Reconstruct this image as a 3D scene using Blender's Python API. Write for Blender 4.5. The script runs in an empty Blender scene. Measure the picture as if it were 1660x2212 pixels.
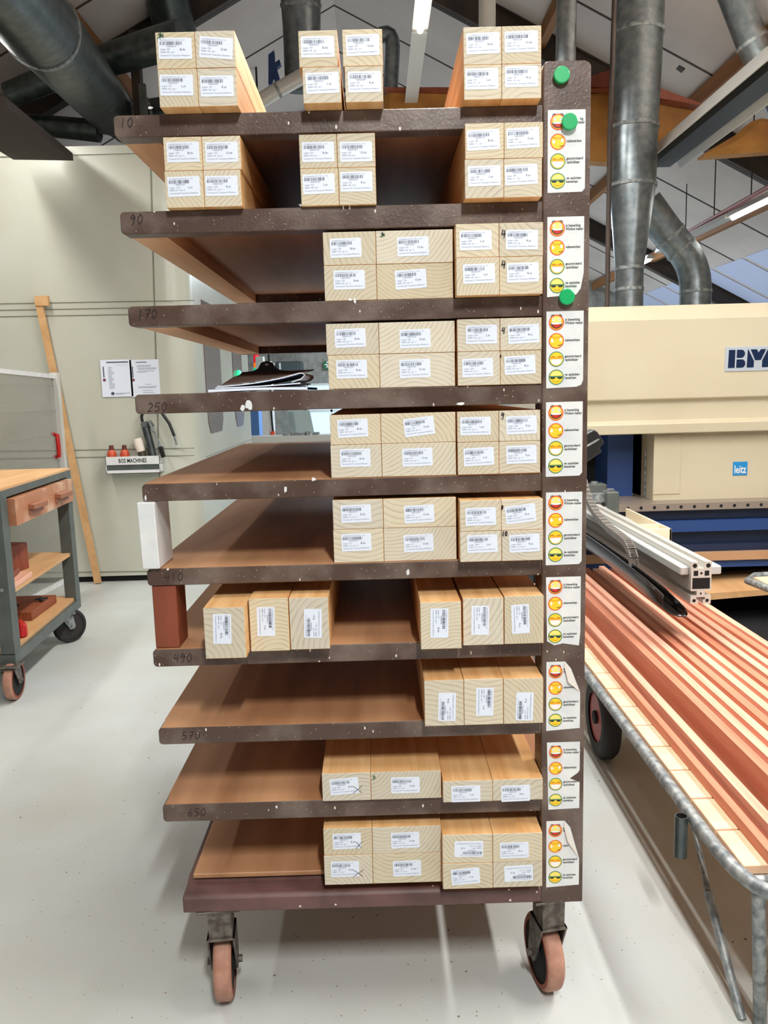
import bpy, bmesh, math, random
from mathutils import Vector, Matrix
random.seed(7)
S = bpy.context.scene
COL = S.collection
# ------------------------------------------------------------------ camera
FPX, PITCH, ROLL, YAW, CAMH = 1752.4, .1485, -.0267, .0056, 1.5
cf = Vector((math.sin(YAW)*math.cos(PITCH), math.cos(YAW)*math.cos(PITCH), -math.sin(PITCH)))
r0 = Vector((math.cos(YAW), -math.sin(YAW), 0)); u0 = r0.cross(cf)
cr = r0*math.cos(ROLL)+u0*math.sin(ROLL); cu = -r0*math.sin(ROLL)+u0*math.cos(ROLL)
CAM = Vector((0, 0, CAMH))
cam = bpy.data.cameras.new('camera'); co = bpy.data.objects.new('camera', cam); COL.objects.link(co)
co.matrix_world = Matrix(((cr.x, cu.x, -cf.x, 0), (cr.y, cu.y, -cf.y, 0), (cr.z, cu.z, -cf.z, CAMH), (0, 0, 0, 1)))
cam.sensor_fit = 'HORIZONTAL'; cam.sensor_width = 36; cam.lens = FPX/1660*36; cam.clip_start = .05
S.camera = co
def at(x, y, X=None, Y=None, Z=None):
    d = cf*FPX+cr*(x-830)-cu*(y-1106)
    t = (X/d.x) if X is not None else (Y/d.y) if Y is not None else ((Z-CAMH)/d.z)
    return CAM+d*t
def px(n, Y): return n*Y/FPX
# ------------------------------------------------------------------ light
S.view_settings.view_transform = 'Standard'; S.view_settings.look = 'None'
S.view_settings.gamma = 1; S.view_settings.use_curve_mapping = False
S.view_settings.exposure = 0.35
W = bpy.data.worlds.new('world'); S.world = W; W.use_nodes = True
bg = W.node_tree.nodes['Background']; bg.inputs[0].default_value = (.85, .92, 1, 1); bg.inputs[1].default_value = .10
def area(name, loc, sx, sy, power, col=(1, 1, 1), rot=(0, 0, 0)):
    l = bpy.data.lights.new(name, 'AREA'); l.shape = 'RECTANGLE'; l.size = sx; l.size_y = sy; l.energy = power; l.color = col
    o = bpy.data.objects.new(name, l); COL.objects.link(o); o.location = loc; o.rotation_euler = rot; return o
area('tube_row_front', (.50, -1.15, 3.80), .10, 1.0, 140, (1, 1, .98))
area('tube_row_centre', (.31, 1.1, 3.80), .10, 1.2, 14, (1, 1, .98))
area('tube_row_back', (.28, 3.9, 3.68), .10, 3.6, 105, (1, 1, .97))
area('tube_row_right', (2.35, 3.1, 3.3), .12, 5.0, 190, (1, .98, .95))
area('tube_row_left', (-2.7, 4.7, 3.7), .12, 3.0, 48, (1, .99, .94))
area('skylight_back', (1.5, 12.5, 3.6), 3, 3, 320, (.75, .87, 1))
area('front_fill', (-1.0, -3.0, 2.6), 4.5, 2.6, 3, (.95, .98, 1), (math.radians(80), 0, 0))  # added soft fill from behind the camera, no door there
# ------------------------------------------------------------------ helpers
def tag(o, label=None, cat=None, group=None, kind=None):
    if label: o['label'] = label
    if cat: o['category'] = cat
    if group: o['group'] = group
    if kind: o['kind'] = kind
    return o
def empty(name, loc, label, cat, group=None):
    o = bpy.data.objects.new(name, None); COL.objects.link(o); o.location = loc; o.empty_display_size = .05
    return tag(o, label, cat, group)
class MB:
    def __init__(s): s.v = []; s.f = []; s.m = []
    def add(s, vs, fs, mi=0):
        n = len(s.v); s.v += [Vector(p) for p in vs]; s.f += [tuple(n+i for i in f) for f in fs]; s.m += [mi]*len(fs); return s
    def box(s, a, b, mi=0):
        x0, y0, z0 = [min(a[i], b[i]) for i in range(3)]; x1, y1, z1 = [max(a[i], b[i]) for i in range(3)]
        return s.add([(x0, y0, z0), (x1, y0, z0), (x1, y1, z0), (x0, y1, z0), (x0, y0, z1), (x1, y0, z1), (x1, y1, z1), (x0, y1, z1)],
                     [(0, 3, 2, 1), (4, 5, 6, 7), (0, 1, 5, 4), (1, 2, 6, 5), (2, 3, 7, 6), (3, 0, 4, 7)], mi)
    def bar(s, a, b, w, h, mi=0, up=(0, 0, 1)):
        a = Vector(a); b = Vector(b); d = (b-a).normalized(); up = Vector(up)
        if abs(d.dot(up)) > .98: up = Vector((0, 1, 0))
        r = d.cross(up).normalized(); u = r.cross(d)
        vs = [p+r*(i*w/2)+u*(j*h/2) for p in (a, b) for i, j in ((-1, -1), (1, -1), (1, 1), (-1, 1))]
        return s.add(vs, [(0, 3, 2, 1)[::-1], (4, 5, 6, 7)[::-1], (0, 1, 5, 4)[::-1], (1, 2, 6, 5)[::-1], (2, 3, 7, 6)[::-1], (3, 0, 4, 7)[::-1]], mi)
    def tube(s, pts, r, n=20, mi=0, cap=True, r2=None):
        pts = [Vector(p) for p in pts]; rs = r if isinstance(r, (list, tuple)) else [r]*len(pts)
        rings = []; ref = None
        for i, p in enumerate(pts):
            d = (pts[min(i+1, len(pts)-1)]-pts[max(i-1, 0)]).normalized()
            if ref is None:
                ref = Vector((0, 0, 1)) if abs(d.z) < .9 else Vector((0, 1, 0))
            a = d.cross(ref).normalized(); b = d.cross(a).normalized(); ref = -b if False else ref-d*ref.dot(d)
            a = d.cross(ref).normalized(); b = a.cross(d)
            rings.append([p+(a*math.cos(2*math.pi*k/n)+b*math.sin(2*math.pi*k/n))*rs[i] for k in range(n)])
        vs = [q for R_ in rings for q in R_]; fs = []
        for i in range(len(pts)-1):
            for k in range(n):
                fs.append((i*n+k, (i+1)*n+k, (i+1)*n+(k+1) % n, i*n+(k+1) % n))
        if cap: fs.append(tuple(range(n))); fs.append(tuple((len(pts)-1)*n+k for k in range(n))[::-1])
        return s.add(vs, fs, mi)
    def prism(s, poly, axis, a, b, mi=0):
        # poly: 2D points; axis 'y': (x,z); 'x': (y,z); 'z': (x,y)
        def P(p, t): return {'y': (p[0], t, p[1]), 'x': (t, p[0], p[1]), 'z': (p[0], p[1], t)}[axis]
        n = len(poly); vs = [P(p, a) for p in poly]+[P(p, b) for p in poly]
        fs = [(i, (i+1) % n, n+(i+1) % n, n+i) for i in range(n)]+[tuple(range(n))[::-1], tuple(range(n, 2*n))]
        return s.add(vs, fs, mi)
    def disc(s, c, r, n=24, mi=0, axis='y', ry=None):
        ry = ry or r; ps = []
        for k in range(n):
            t = 2*math.pi*k/n; a, b = math.cos(t)*r, math.sin(t)*ry
            ps.append({'y': (c[0]+a, c[1], c[2]+b), 'z': (c[0]+a, c[1]+b, c[2]), 'x': (c[0], c[1]+a, c[2]+b)}[axis])
        return s.add(ps, [tuple(range(n))], mi)
    def strip(s, pts, w, mi=0):
        # flat ribbon in the local XZ plane facing -Y; pts 3D
        pts = [Vector(p) for p in pts]
        for a, b in zip(pts, pts[1:]):
            d = (b-a).normalized(); r = Vector((0, 1, 0)).cross(d).normalized()*w/2; e = d*w*.3
            s.add([a-e-r, b+e-r, b+e+r, a-e+r], [(0, 1, 2, 3)], mi)
        return s
    def build(s, name, mats, parent=None, smooth=False, bevel=0, seg=1, at_=None):
        me = bpy.data.meshes.new(name)
        off = Vector(at_) if at_ is not None else Vector((0, 0, 0))
        me.from_pydata([tuple(v-off) for v in s.v], [], s.f)
        if not isinstance(mats, (list, tuple)): mats = [mats]
        for m in mats: me.materials.append(m)
        me.polygons.foreach_set('material_index', s.m)
        bm = bmesh.new(); bm.from_mesh(me); bmesh.ops.recalc_face_normals(bm, faces=bm.faces)
        if smooth:
            for f in bm.faces: f.smooth = True
            for e in bm.edges:
                if len(e.link_faces) == 2 and e.calc_face_angle(0) > .7: e.smooth = False
        bm.to_mesh(me); bm.free()
        o = bpy.data.objects.new(name, me); COL.objects.link(o)
        if parent: 
            o.parent = parent; o.location = off-_org(parent)
        else: o.location = off
        if bevel:
            b = o.modifiers.new('bevel', 'BEVEL'); b.width = bevel; b.segments = seg; b.limit_method = 'ANGLE'; b.angle_limit = .6
        return o
def _org(o):
    p = Vector(o.location)
    while o.parent: o = o.parent; p = p+Vector(o.location)
    return p
def sub(mb, name, mats, parent, **k):        # mesh given in world coordinates, origin at its parent's
    return mb.build(name, mats, parent, at_=_org(parent), **k)
def rrect(x0, z0, x1, z1, r, n=5, corners=(1, 1, 1, 1)):   # bl, br, tr, tl
    out = []
    for (cx, cz, a0, on, kx, kz) in ((x0+r, z0+r, 180, corners[0], x0, z0), (x1-r, z0+r, 270, corners[1], x1, z0), (x1-r, z1-r, 0, corners[2], x1, z1), (x0+r, z1-r, 90, corners[3], x0, z1)):
        if not on: out.append((kx, kz)); continue
        for k in range(n+1):
            t = math.radians(a0+90*k/n); out.append((cx+r*math.cos(t), cz+r*math.sin(t)))
    return out
# ------------------------------------------------------------------ materials
def srgb(c): return tuple(((v/255)/12.92 if v/255 <= .04045 else ((v/255+.055)/1.055)**2.4) for v in c)+(1,)
def mat(name, col, rough=.6, metal=0, emit=None, es=1, noise=None, spec=None, bump=0, bs=60):
    m = bpy.data.materials.new(name); m.use_nodes = True; nt = m.node_tree; b = nt.nodes['Principled BSDF']
    c = srgb(col); b.inputs['Base Color'].default_value = c; b.inputs['Roughness'].default_value = rough; b.inputs['Metallic'].default_value = metal
    if spec is not None: b.inputs['Specular IOR Level'].default_value = spec
    if emit: b.inputs['Emission Color'].default_value = srgb(emit); b.inputs['Emission Strength'].default_value = es
    if noise:
        col2, scale, lo, hi = noise
        tc = nt.nodes.new('ShaderNodeTexCoord'); n = nt.nodes.new('ShaderNodeTexNoise'); n.inputs['Scale'].default_value = scale; n.inputs['Detail'].default_value = 5
        r = nt.nodes.new('ShaderNodeValToRGB'); r.color_ramp.elements[0].position = lo; r.color_ramp.elements[1].position = hi
        r.color_ramp.elements[0].color = c; r.color_ramp.elements[1].color = srgb(col2)
        nt.links.new(tc.outputs['Object'], n.inputs['Vector']); nt.links.new(n.outputs['Fac'], r.inputs[0]); nt.links.new(r.outputs[0], b.inputs['Base Color'])
    if bump:
        tc = nt.nodes.new('ShaderNodeTexCoord'); n = nt.nodes.new('ShaderNodeTexNoise'); n.inputs['Scale'].default_value = bs
        bp = nt.nodes.new('ShaderNodeBump'); bp.inputs['Strength'].default_value = bump; bp.inputs['Distance'].default_value = .002
        nt.links.new(tc.outputs['Object'], n.inputs['Vector']); nt.links.new(n.outputs['Fac'], bp.inputs['Height']); nt.links.new(bp.outputs[0], b.inputs['Normal'])
    return m
def speckle(m, col, scale, thr, density, stretch=(1, 1, 1)):
    """adds paint specks of their own shape over whatever feeds the base colour"""
    nt = m.node_tree; b = nt.nodes['Principled BSDF']; L = nt.links
    tc = nt.nodes.new('ShaderNodeTexCoord'); mp = nt.nodes.new('ShaderNodeMapping'); mp.inputs['Scale'].default_value = stretch
    v = nt.nodes.new('ShaderNodeTexVoronoi'); v.inputs['Scale'].default_value = scale
    L.new(tc.outputs['Object'], mp.inputs[0]); L.new(mp.outputs[0], v.inputs['Vector'])
    lt = nt.nodes.new('ShaderNodeMath'); lt.operation = 'LESS_THAN'; 
    sp = nt.nodes.new('ShaderNodeSeparateColor'); L.new(v.outputs['Color'], sp.inputs[0])
    ml = nt.nodes.new('ShaderNodeMath'); ml.operation = 'MULTIPLY'; ml.inputs[1].default_value = thr
    L.new(sp.outputs[1], ml.inputs[0]); L.new(v.outputs['Distance'], lt.inputs[0]); L.new(ml.outputs[0], lt.inputs[1])
    g = nt.nodes.new('ShaderNodeMath'); g.operation = 'LESS_THAN'; g.inputs[1].default_value = density; L.new(sp.outputs[0], g.inputs[0])
    mu = nt.nodes.new('ShaderNodeMath'); mu.operation = 'MULTIPLY'; L.new(lt.outputs[0], mu.inputs[0]); L.new(g.outputs[0], mu.inputs[1])
    mx = nt.nodes.new('ShaderNodeMix'); mx.data_type = 'RGBA'; mx.inputs['B'].default_value = srgb(col)
    src = b.inputs['Base Color']
    if src.links: L.new(src.links[0].from_socket, mx.inputs['A'])
    else: mx.inputs['A'].default_value = src.default_value
    L.new(mu.outputs[0], mx.inputs['Factor']); L.new(mx.outputs['Result'], src)
    return m
def grain(name, c1, c2, scale=30, stretch=(1, .06, 1), rough=.6, c3=None):
    m = bpy.data.materials.new(name); m.use_nodes = True; nt = m.node_tree; b = nt.nodes['Principled BSDF']; L = nt.links
    tc = nt.nodes.new('ShaderNodeTexCoord'); mp = nt.nodes.new('ShaderNodeMapping'); mp.inputs['Scale'].default_value = stretch
    oi = nt.nodes.new('ShaderNodeObjectInfo'); ml = nt.nodes.new('ShaderNodeMath'); ml.operation = 'MULTIPLY'; ml.inputs[1].default_value = 13
    cb = nt.nodes.new('ShaderNodeCombineXYZ'); L.new(oi.outputs['Random'], ml.inputs[0])
    for i in range(3): L.new(ml.outputs[0], cb.inputs[i])
    L.new(tc.outputs['Object'], mp.inputs[0]); L.new(cb.outputs[0], mp.inputs['Location'])
    n = nt.nodes.new('ShaderNodeTexNoise'); n.inputs['Scale'].default_value = scale; n.inputs['Detail'].default_value = 6; n.inputs['Distortion'].default_value = .4
    r = nt.nodes.new('ShaderNodeValToRGB'); r.color_ramp.elements[0].position = .3; r.color_ramp.elements[1].position = .7
    r.color_ramp.elements[0].color = srgb(c1); r.color_ramp.elements[1].color = srgb(c2)
    L.new(mp.outputs[0], n.inputs['Vector']); L.new(n.outputs['Fac'], r.inputs[0]); L.new(r.outputs[0], b.inputs['Base Color'])
    b.inputs['Roughness'].default_value = rough
    return m
def endgrain(name, c1, c2):
    """growth rings around a pith line well outside the piece, different for every piece"""
    m = bpy.data.materials.new(name); m.use_nodes = True; nt = m.node_tree; b = nt.nodes['Principled BSDF']; L = nt.links
    N = nt.nodes.new
    def M(op, a, b_, c=None):
        n = N('ShaderNodeMath'); n.operation = op
        for i, q in enumerate((a, b_, c)):
            if q is None: continue
            if isinstance(q, (int, float)): n.inputs[i].default_value = q
            else: L.new(q, n.inputs[i])
        return n.outputs[0]
    tc = N('ShaderNodeTexCoord'); oi = N('ShaderNodeObjectInfo'); sp = N('ShaderNodeSeparateXYZ'); L.new(tc.outputs['Object'], sp.inputs[0])
    rnd = oi.outputs['Random']; ang = M('MULTIPLY', M('FRACT', M('MULTIPLY', rnd, 7.13), 0), 2.2)
    ang = M('ADD', ang, .45)
    rad = M('MULTIPLY_ADD', M('FRACT', M('MULTIPLY', rnd, 31.7), 0), .12, .07)
    px_ = M('MULTIPLY', M('COSINE', ang, 0), rad); pz = M('MULTIPLY', M('SINE', ang, 0), rad)
    sgn = M('SUBTRACT', M('MULTIPLY', M('GREATER_THAN', M('FRACT', M('MULTIPLY', rnd, 17.3), 0), .5), 2), 1)
    pz = M('MULTIPLY', pz, sgn)
    ns = N('ShaderNodeTexNoise'); ns.inputs['Scale'].default_value = 9; ns.inputs['Detail'].default_value = 2
    ad = N('ShaderNodeVectorMath'); ad.operation = 'ADD'; cb = N('ShaderNodeCombineXYZ')
    L.new(M('MULTIPLY', rnd, 50), cb.inputs[0]); L.new(tc.outputs['Object'], ad.inputs[0]); L.new(cb.outputs[0], ad.inputs[1]); L.new(ad.outputs[0], ns.inputs['Vector'])
    wob = M('MULTIPLY', M('SUBTRACT', ns.outputs['Fac'], .5), .035)
    dx = M('SUBTRACT', sp.outputs[0], px_); dz = M('SUBTRACT', sp.outputs[2], pz)
    d = M('SQRT', M('ADD', M('MULTIPLY', dx, dx), M('MULTIPLY', dz, dz)), 0); d = M('ADD', d, wob)
    freq = M('MULTIPLY_ADD', M('FRACT', M('MULTIPLY', rnd, 5.9), 0), 60, 75)
    w = M('FRACT', M('MULTIPLY', d, freq), 0)
    w = M('POWER', w, 4.5)
    n2 = N('ShaderNodeTexNoise'); n2.inputs['Scale'].default_value = 30; L.new(ad.outputs[0], n2.inputs['Vector'])
    w = M('MULTIPLY', w, M('MULTIPLY_ADD', n2.outputs['Fac'], 1.6, -.2))
    mx = N('ShaderNodeMix'); mx.data_type = 'RGBA'; mx.inputs['A'].default_value = srgb(c1); mx.inputs['B'].default_value = srgb(c2); L.new(w, mx.inputs['Factor'])
    # per-piece tone and fine pores
    n3 = N('ShaderNodeTexNoise'); n3.inputs['Scale'].default_value = 500; L.new(tc.outputs['Object'], n3.inputs['Vector'])
    hs = N('ShaderNodeHueSaturation'); L.new(mx.outputs['Result'], hs.inputs['Color'])
    L.new(M('ADD', M('MULTIPLY', M('FRACT', M('MULTIPLY', rnd, 3.7), 0), .14), M('MULTIPLY_ADD', n3.outputs['Fac'], .16, .84)), hs.inputs['Value'])
    L.new(M('MULTIPLY_ADD', M('FRACT', M('MULTIPLY', rnd, 11.7), 0), .4, .8), hs.inputs['Saturation'])
    L.new(hs.outputs[0], b.inputs['Base Color']); b.inputs['Roughness'].default_value = .75
    return m
MT = {}
MT['brown'] = speckle(speckle(mat('brown_paint', (78, 58, 48), .40, .0, noise=((126, 110, 100), 10, .42, .78), bump=.25, bs=160), (186, 170, 152), 170, .28, .28, (1, 1, .6)), (228, 218, 202), 52, .13, .30, (1, 1, .5))
MT['brownbase'] = speckle(mat('base_paint', (108, 76, 72), .5, noise=((74, 50, 46), 9, .4, .7), bump=.2, bs=120), (225, 210, 200), 60, .2, .22)
MT['board'] = grain('plywood_face', (142, 94, 60), (206, 156, 114), 7, (1, .12, 1), .5)
MT['rail'] = grain('rail_wood', (214, 162, 116), (236, 190, 146), 22, (1, .08, 1), .65)
MT['redrail'] = grain('red_rail', (126, 62, 34), (150, 80, 46), 26, (1, .08, 1), .6)
MT['end'] = endgrain('end_grain', (211, 199, 175), (158, 141, 114))
MT['side'] = grain('side_grain', (214, 158, 98), (240, 196, 140), 40, (1, .05, 1), .55)
MT['paper'] = mat('label_paper', (226, 232, 244), .5)
MT['ink'] = mat('print_ink', (70, 72, 92), .6)
MT['inkl'] = mat('print_ink_light', (120, 124, 148), .6)
MT['pen'] = mat('pen_black', (28, 26, 26), .5)
MT['penfaint'] = mat('pen_faint', (46, 36, 38), .5)
MT['peng'] = mat('pen_green', (30, 84, 52), .5)
MT['white'] = mat('white_paint', (232, 232, 228), .5, noise=((214, 216, 218), 20, .3, .7))
MT['green'] = mat('magnet_green', (12, 168, 96), .35)
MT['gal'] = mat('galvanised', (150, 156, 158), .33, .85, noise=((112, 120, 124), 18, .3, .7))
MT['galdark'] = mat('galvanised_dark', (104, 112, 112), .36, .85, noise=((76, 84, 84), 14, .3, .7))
MT['galdull'] = mat('galvanised_dull', (170, 174, 172), .55, .5, noise=((110, 116, 120), 40, .35, .65), bump=.3, bs=80)
MT['alu'] = mat('aluminium', (206, 203, 196), .35, .3)
MT['aluend'] = mat('aluminium_cut', (188, 190, 188), .5, .2)
MT['steelgrey'] = mat('grey_paint', (92, 98, 94), .5, noise=((74, 80, 76), 8, .35, .7))
MT['black'] = mat('black_plastic', (26, 26, 27), .4)
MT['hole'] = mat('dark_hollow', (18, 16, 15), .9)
MT['rubber'] = mat('rubber', (40, 36, 35), .8)
MT['wheel'] = mat('tan_tyre', (186, 138, 116), .6, noise=((164, 116, 96), 30, .35, .65))
MT['wheelside'] = mat('orange_tyre_side', (142, 66, 40), .6)
MT['forkm'] = mat('fork_metal', (120, 112, 104), .5, .4, noise=((84, 74, 66), 40, .4, .6))
MT['cream'] = mat('cream_sheet', (196, 197, 184), .28, noise=((186, 185, 168), 1.6, .35, .75))
MT['hood'] = mat('beige_paint', (200, 189, 162), .45, noise=((192, 180, 152), 1.5, .4, .7))
MT['blue'] = mat('blue_paint', (34, 66, 122), .5)
MT['darkblue'] = mat('dark_blue_paint', (22, 36, 66), .5)
MT['floor'] = None
MT['ceil'] = mat('ceiling_board', (216, 204, 196), .8, noise=((202, 190, 184), 1.2, .35, .7))
MT['rafter'] = mat('rafter_steel', (72, 58, 48), .6, noise=((48, 40, 36), 3, .35, .7))
MT['purlin'] = grain('purlin_wood', (128, 84, 48), (158, 108, 64), 9, (1, .1, 1), .7)
MT['orange'] = mat('insulation_orange', (196, 138, 62), .6, noise=((150, 98, 42), 4, .35, .7), bump=.6, bs=9)
MT['tube'] = mat('lit_tube', (255, 255, 255), .5, emit=(255, 252, 244), es=9)
MT['reflector'] = mat('white_reflector', (206, 204, 198), .35)
MT['red'] = mat('red_plastic', (186, 26, 24), .4)
MT['redpipe'] = mat('red_pipe', (150, 62, 48), .5)
MT['dkwood'] = grain('dark_red_wood', (112, 52, 32), (146, 74, 48), 26, (1, 1, .08), .55)
MT['plytop'] = grain('bench_top_wood', (196, 148, 98), (214, 170, 120), 12, (1, .2, 1), .6)
MT['plank'] = speckle(grain('cart_plywood', (228, 182, 144), (240, 202, 168), 16, (.3, 1, 1), .6), (176, 96, 56), 26, .14, .22, (1, .45, 1))
MT['meranti'] = grain('red_timber', (210, 148, 122), (234, 182, 156), 40, (1, .05, 1), .55)
MT['merantid'] = grain('red_timber_deep', (184, 110, 82), (208, 138, 108), 40, (1, .05, 1), .55)
MT['brick'] = mat('grey_blockwork', (150, 147, 138), .9, noise=((130, 128, 120), 8, .4, .6))
MT['glassb'] = mat('daylight_pane', (150, 190, 240), .3, emit=(180, 212, 255), es=1.0)
# ------------------------------------------------------------------ setting
def floor_mat():
    m = mat('concrete_floor', (200, 204, 203), .38, noise=((186, 187, 178), 1.3, .35, .7))
    speckle(m, (120, 112, 96), 26, .12, .26); speckle(m, (140, 120, 96), 70, .16, .25); speckle(m, (160, 96, 66), 45, .10, .12); speckle(m, (84, 78, 66), 9, .05, .25)
    return m
MT['floor'] = floor_mat()
BY = 15.6
tag(MB().box((-8, -5, -.2), (6.6, BY, 0)).build('floor', MT['floor']), kind='structure')
RX, RZ, SL = -.35, 5.75, .525
def roofz(x): return RZ-SL*abs(x-RX)
def roof(name, x1):
    z1 = roofz(x1)
    return tag(MB().prism([(RX, RZ), (x1, z1), (x1, z1+.15), (RX, RZ+.15)], 'y', -5, BY).build(name, MT['ceil']), kind='structure')
roof('ceiling', -8); roof('ceiling', 6.6)
# board joints across the roof lining
mb = MB()
for k in range(1, 17):
    y = k*1.25-4
    for x1 in (-8, 6.6):
        mb.bar((RX, y, RZ-.004), (x1, y, roofz(x1)-.004), .018, .008)
tag(mb.build('trim_1', MT['rafter']), kind='structure')
mb = MB().box((-8, BY, 0), (6.6, BY+.2, 6))
tag(mb.build('wall_back', MT['brick']), kind='structure')
tag(MB().box((-8.2, -5, 0), (-8, BY, 2.2)).build('wall_left', MT['brick']), kind='structure')
tag(MB().box((6.6, -5, 0), (6.8, BY, 2.4)).build('wall_right', MT['brick']), kind='structure')
# block joints on the back wall where it shows between the shelves
mb = MB()
for k in range(12): mb.box((-4, BY-.004, .9+k*.2), (3, BY, .912+k*.2))
for k in range(12):
    for j in range(14): mb.box((-4+j*.5+(k % 2)*.25, BY-.004, .9+k*.2), (-3.988+j*.5+(k % 2)*.25, BY, 1.1+k*.2))
tag(mb.build('trim_2', mat('mortar', (150, 148, 140), .9)), kind='structure')
# daylight window in the back wall
p0 = at(668, 945, Y=BY-.02); p1 = at(712, 830, Y=BY-.02)
w = MB().box((p0.x, BY-.03, p0.z), (p1.x+.5, BY-.015, p1.z)).build('window_1', MT['glassb']); tag(w, kind='structure')
fr = MB()
for x in (p0.x, p0.x+.45, p1.x+.5): fr.box((x-.02, BY-.05, p0.z), (x+.02, BY-.03, p1.z))
for z in (p0.z, (p0.z+p1.z)/2, p1.z): fr.box((p0.x, BY-.05, z-.02), (p1.x+.5, BY-.03, z+.02))
fr.build('window_frame', MT['reflector'], w).location = -_org(w)*0
# rooflight band low on the right slope
mb = MB()
for k in range(6):
    y0 = 9.8+k*.96; xa, xb = 4.75, 6.2
    mb.add([(xa, y0, roofz(xa)-.01), (xb, y0, roofz(xb)-.01), (xb, y0+.86, roofz(xb)-.01), (xa, y0+.86, roofz(xa)-.01)], [(0, 1, 2, 3)])
tag(mb.build('window_2', mat('rooflight', (160, 168, 190), .4, emit=(166, 180, 212), es=.30)), kind='structure')
# rafters: steel gable frames
def rafter(y, label, h=.24):
    e = empty('steel_rafter', (RX, y, RZ-.2), label, 'roof beam', 'steel rafters under the roof')
    for nm, x1 in (('left_slope_beam', -8), ('right_slope_beam', 6.6)):
        a = Vector((RX, y, RZ-.13)); b = Vector((x1, y, roofz(x1)-.13))
        m = MB().bar(a, b, .014, h, 0)
        m.bar(a+Vector((0, 0, h/2*1.05)), b+Vector((0, 0, h/2*1.05)), .12, .014); m.bar(a-Vector((0, 0, h/2*1.05)), b-Vector((0, 0, h/2*1.05)), .12, .014)
        sub(m, 'sloping_beam', MT['rafter'], e)
    return e
rafter(8.0, 'dark steel rafter crossing the roof behind the three timber stacks')
rafter(12.3, 'dark steel rafter farthest back under the roof')
# purlins: timber, along the hall
for i, (x, lab) in enumerate(((1.6, 'brown timber purlin running back above the thin pipe'), (2.9, 'brown timber purlin running back beyond the wide duct'), (4.1, 'brown timber purlin above the right light tube'), (-2.4, 'brown timber purlin under the left roof slope'))):
    tag(MB().box((x-.035, 5.5, roofz(x)-.16), (x+.035, BY-.05, roofz(x)-.03)).build('timber_purlin', MT['purlin']), lab, 'roof beam', 'timber purlins')
# ------------------------------------------------------------------ rack
D = 1.7825; XL, XC, XR = -.5253, .3604, .4599
SZ = [2.0758, 1.8853, 1.6918, 1.5054, 1.3113, 1.1204, .9327, .745, .5562]
SB = [at(246, 298, Y=D).z, at(262, 507, Y=D).z, at(279, 706, Y=D).z, at(293, 895, Y=D).z, at(310, 1084, Y=D).z, at(320, 1266, Y=D).z, at(332, 1441, Y=D).z, at(344, 1609, Y=D).z, at(353, 1776, Y=D).z]
XLS = [at(a, b, Y=D).x for a, b in ((246, 275), (260, 480), (277, 680), (292, 872), (307, 1062), (318, 1247), (331, 1422), (343, 1590), (352, 1756))]
LEN = 1.43; BD = .046
BASE0, BASE1 = at(356, 1972, Y=D).z, at(356, 1937, Y=D).z
rack = empty('timber_trolley', ((XL+XR)/2, D+LEN/2, 0), 'tall brown steel rack on castors with nine cantilever shelves of timber', 'rack')
STR = {'0': [[(.5, 1), (.1, .7), (.1, .3), (.45, 0), (.85, .3), (.85, .7), (.5, 1)]], '1': [[(.5, 1), (.45, 0)]], '2': [[(.1, .8), (.5, 1), (.85, .7), (.1, 0), (.9, .05)]],
       '3': [[(.1, .95), (.8, .9), (.4, .55), (.85, .3), (.5, 0), (.1, .1)]], '4': [[(.3, 1), (.1, .45), (.85, .45)], [(.75, .95), (.7, 0)]], '5': [[(.85, 1), (.2, .95), (.15, .55), (.7, .55), (.8, .2), (.4, 0), (.1, .1)]],
       '6': [[(.5, 1), (.15, .5), (.15, .15), (.5, 0), (.8, .2), (.6, .5), (.2, .4)]], '7': [[(.05, .95), (.9, 1), (.4, 0)], [(.2, .5), (.75, .55)]], '9': [[(.8, .7), (.4, 1), (.1, .7), (.4, .5), (.8, .75), (.7, .2), (.4, -.1)]],
       'X': [[(0, .95), (1, .05)], [(1, 1), (0, 0)]], '*': [[(0, .1), (.95, .75)], [(.1, .8), (.9, .2)], [(.5, 1), (.45, 0)], [(.3, .9), (1, .35)]]}
def scribble(txt, P, h, w, mi, name, parent, thick=.0014, slant=0, yoff=0):
    m = MB(); x = 0
    for ch in txt:
        for st in STR[ch]:
            m.strip([(P.x+x+(q[0]*w)+slant*q[1]*h, P.y+yoff, P.z+q[1]*h-h/2) for q in st], thick)
        x += w*1.25
    return sub(m, name, mi, parent)
NUM = ['10', '90', '170', '250', None, '410', '490', '570', '650']
NPX = [(258, 265), (280, 474), (296, 679), (318, 880), None, (354, 1247), (374, 1422), (392, 1590), (405, 1756)]
for i in range(9):
    z1, z0 = SZ[i], SB[i]; xl = XLS[i]
    sh = MB().prism(rrect(xl, z0, XC+.002, z1-(.0017 if i > 3 else 0), .009, 4, (1, 0, 0, 1)), 'y', D, D+BD)
    s_ = sub(sh, 'shelf', MT['brown'], rack, bevel=.0015)
    back = MB().box((xl+.01, D+LEN-.05, z0+.002), (XR-.04, D+LEN, z1-.002))
    sub(back, 'back_beam', MT['brown'], s_)
    bd = MB().box((xl+.004, D+BD, z1-.014), (XC+.06, D+LEN-.05, z1))
    if i > 3: bd.box((xl+.007, D+.001, z1-.0016), (XC-.001, D+BD, z1))
    sub(bd, 'shelf_board', MT['board'], s_)
    sub(MB().box((xl+.006, D+BD, z0+.003), (xl+.082, D+LEN-.05, z1-.014)), 'side_rail', MT['rail'] if i < 4 else MT['redrail'], s_)
    for y in (D+.5, D+.95): pass
    if NUM[i]:
        P = at(*NPX[i], Y=D-.0008); scribble(NUM[i], P, .019, .012, MT['penfaint'] if i > 2 else MT['pen'], 'pen_number', s_, .0016, .15)
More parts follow.
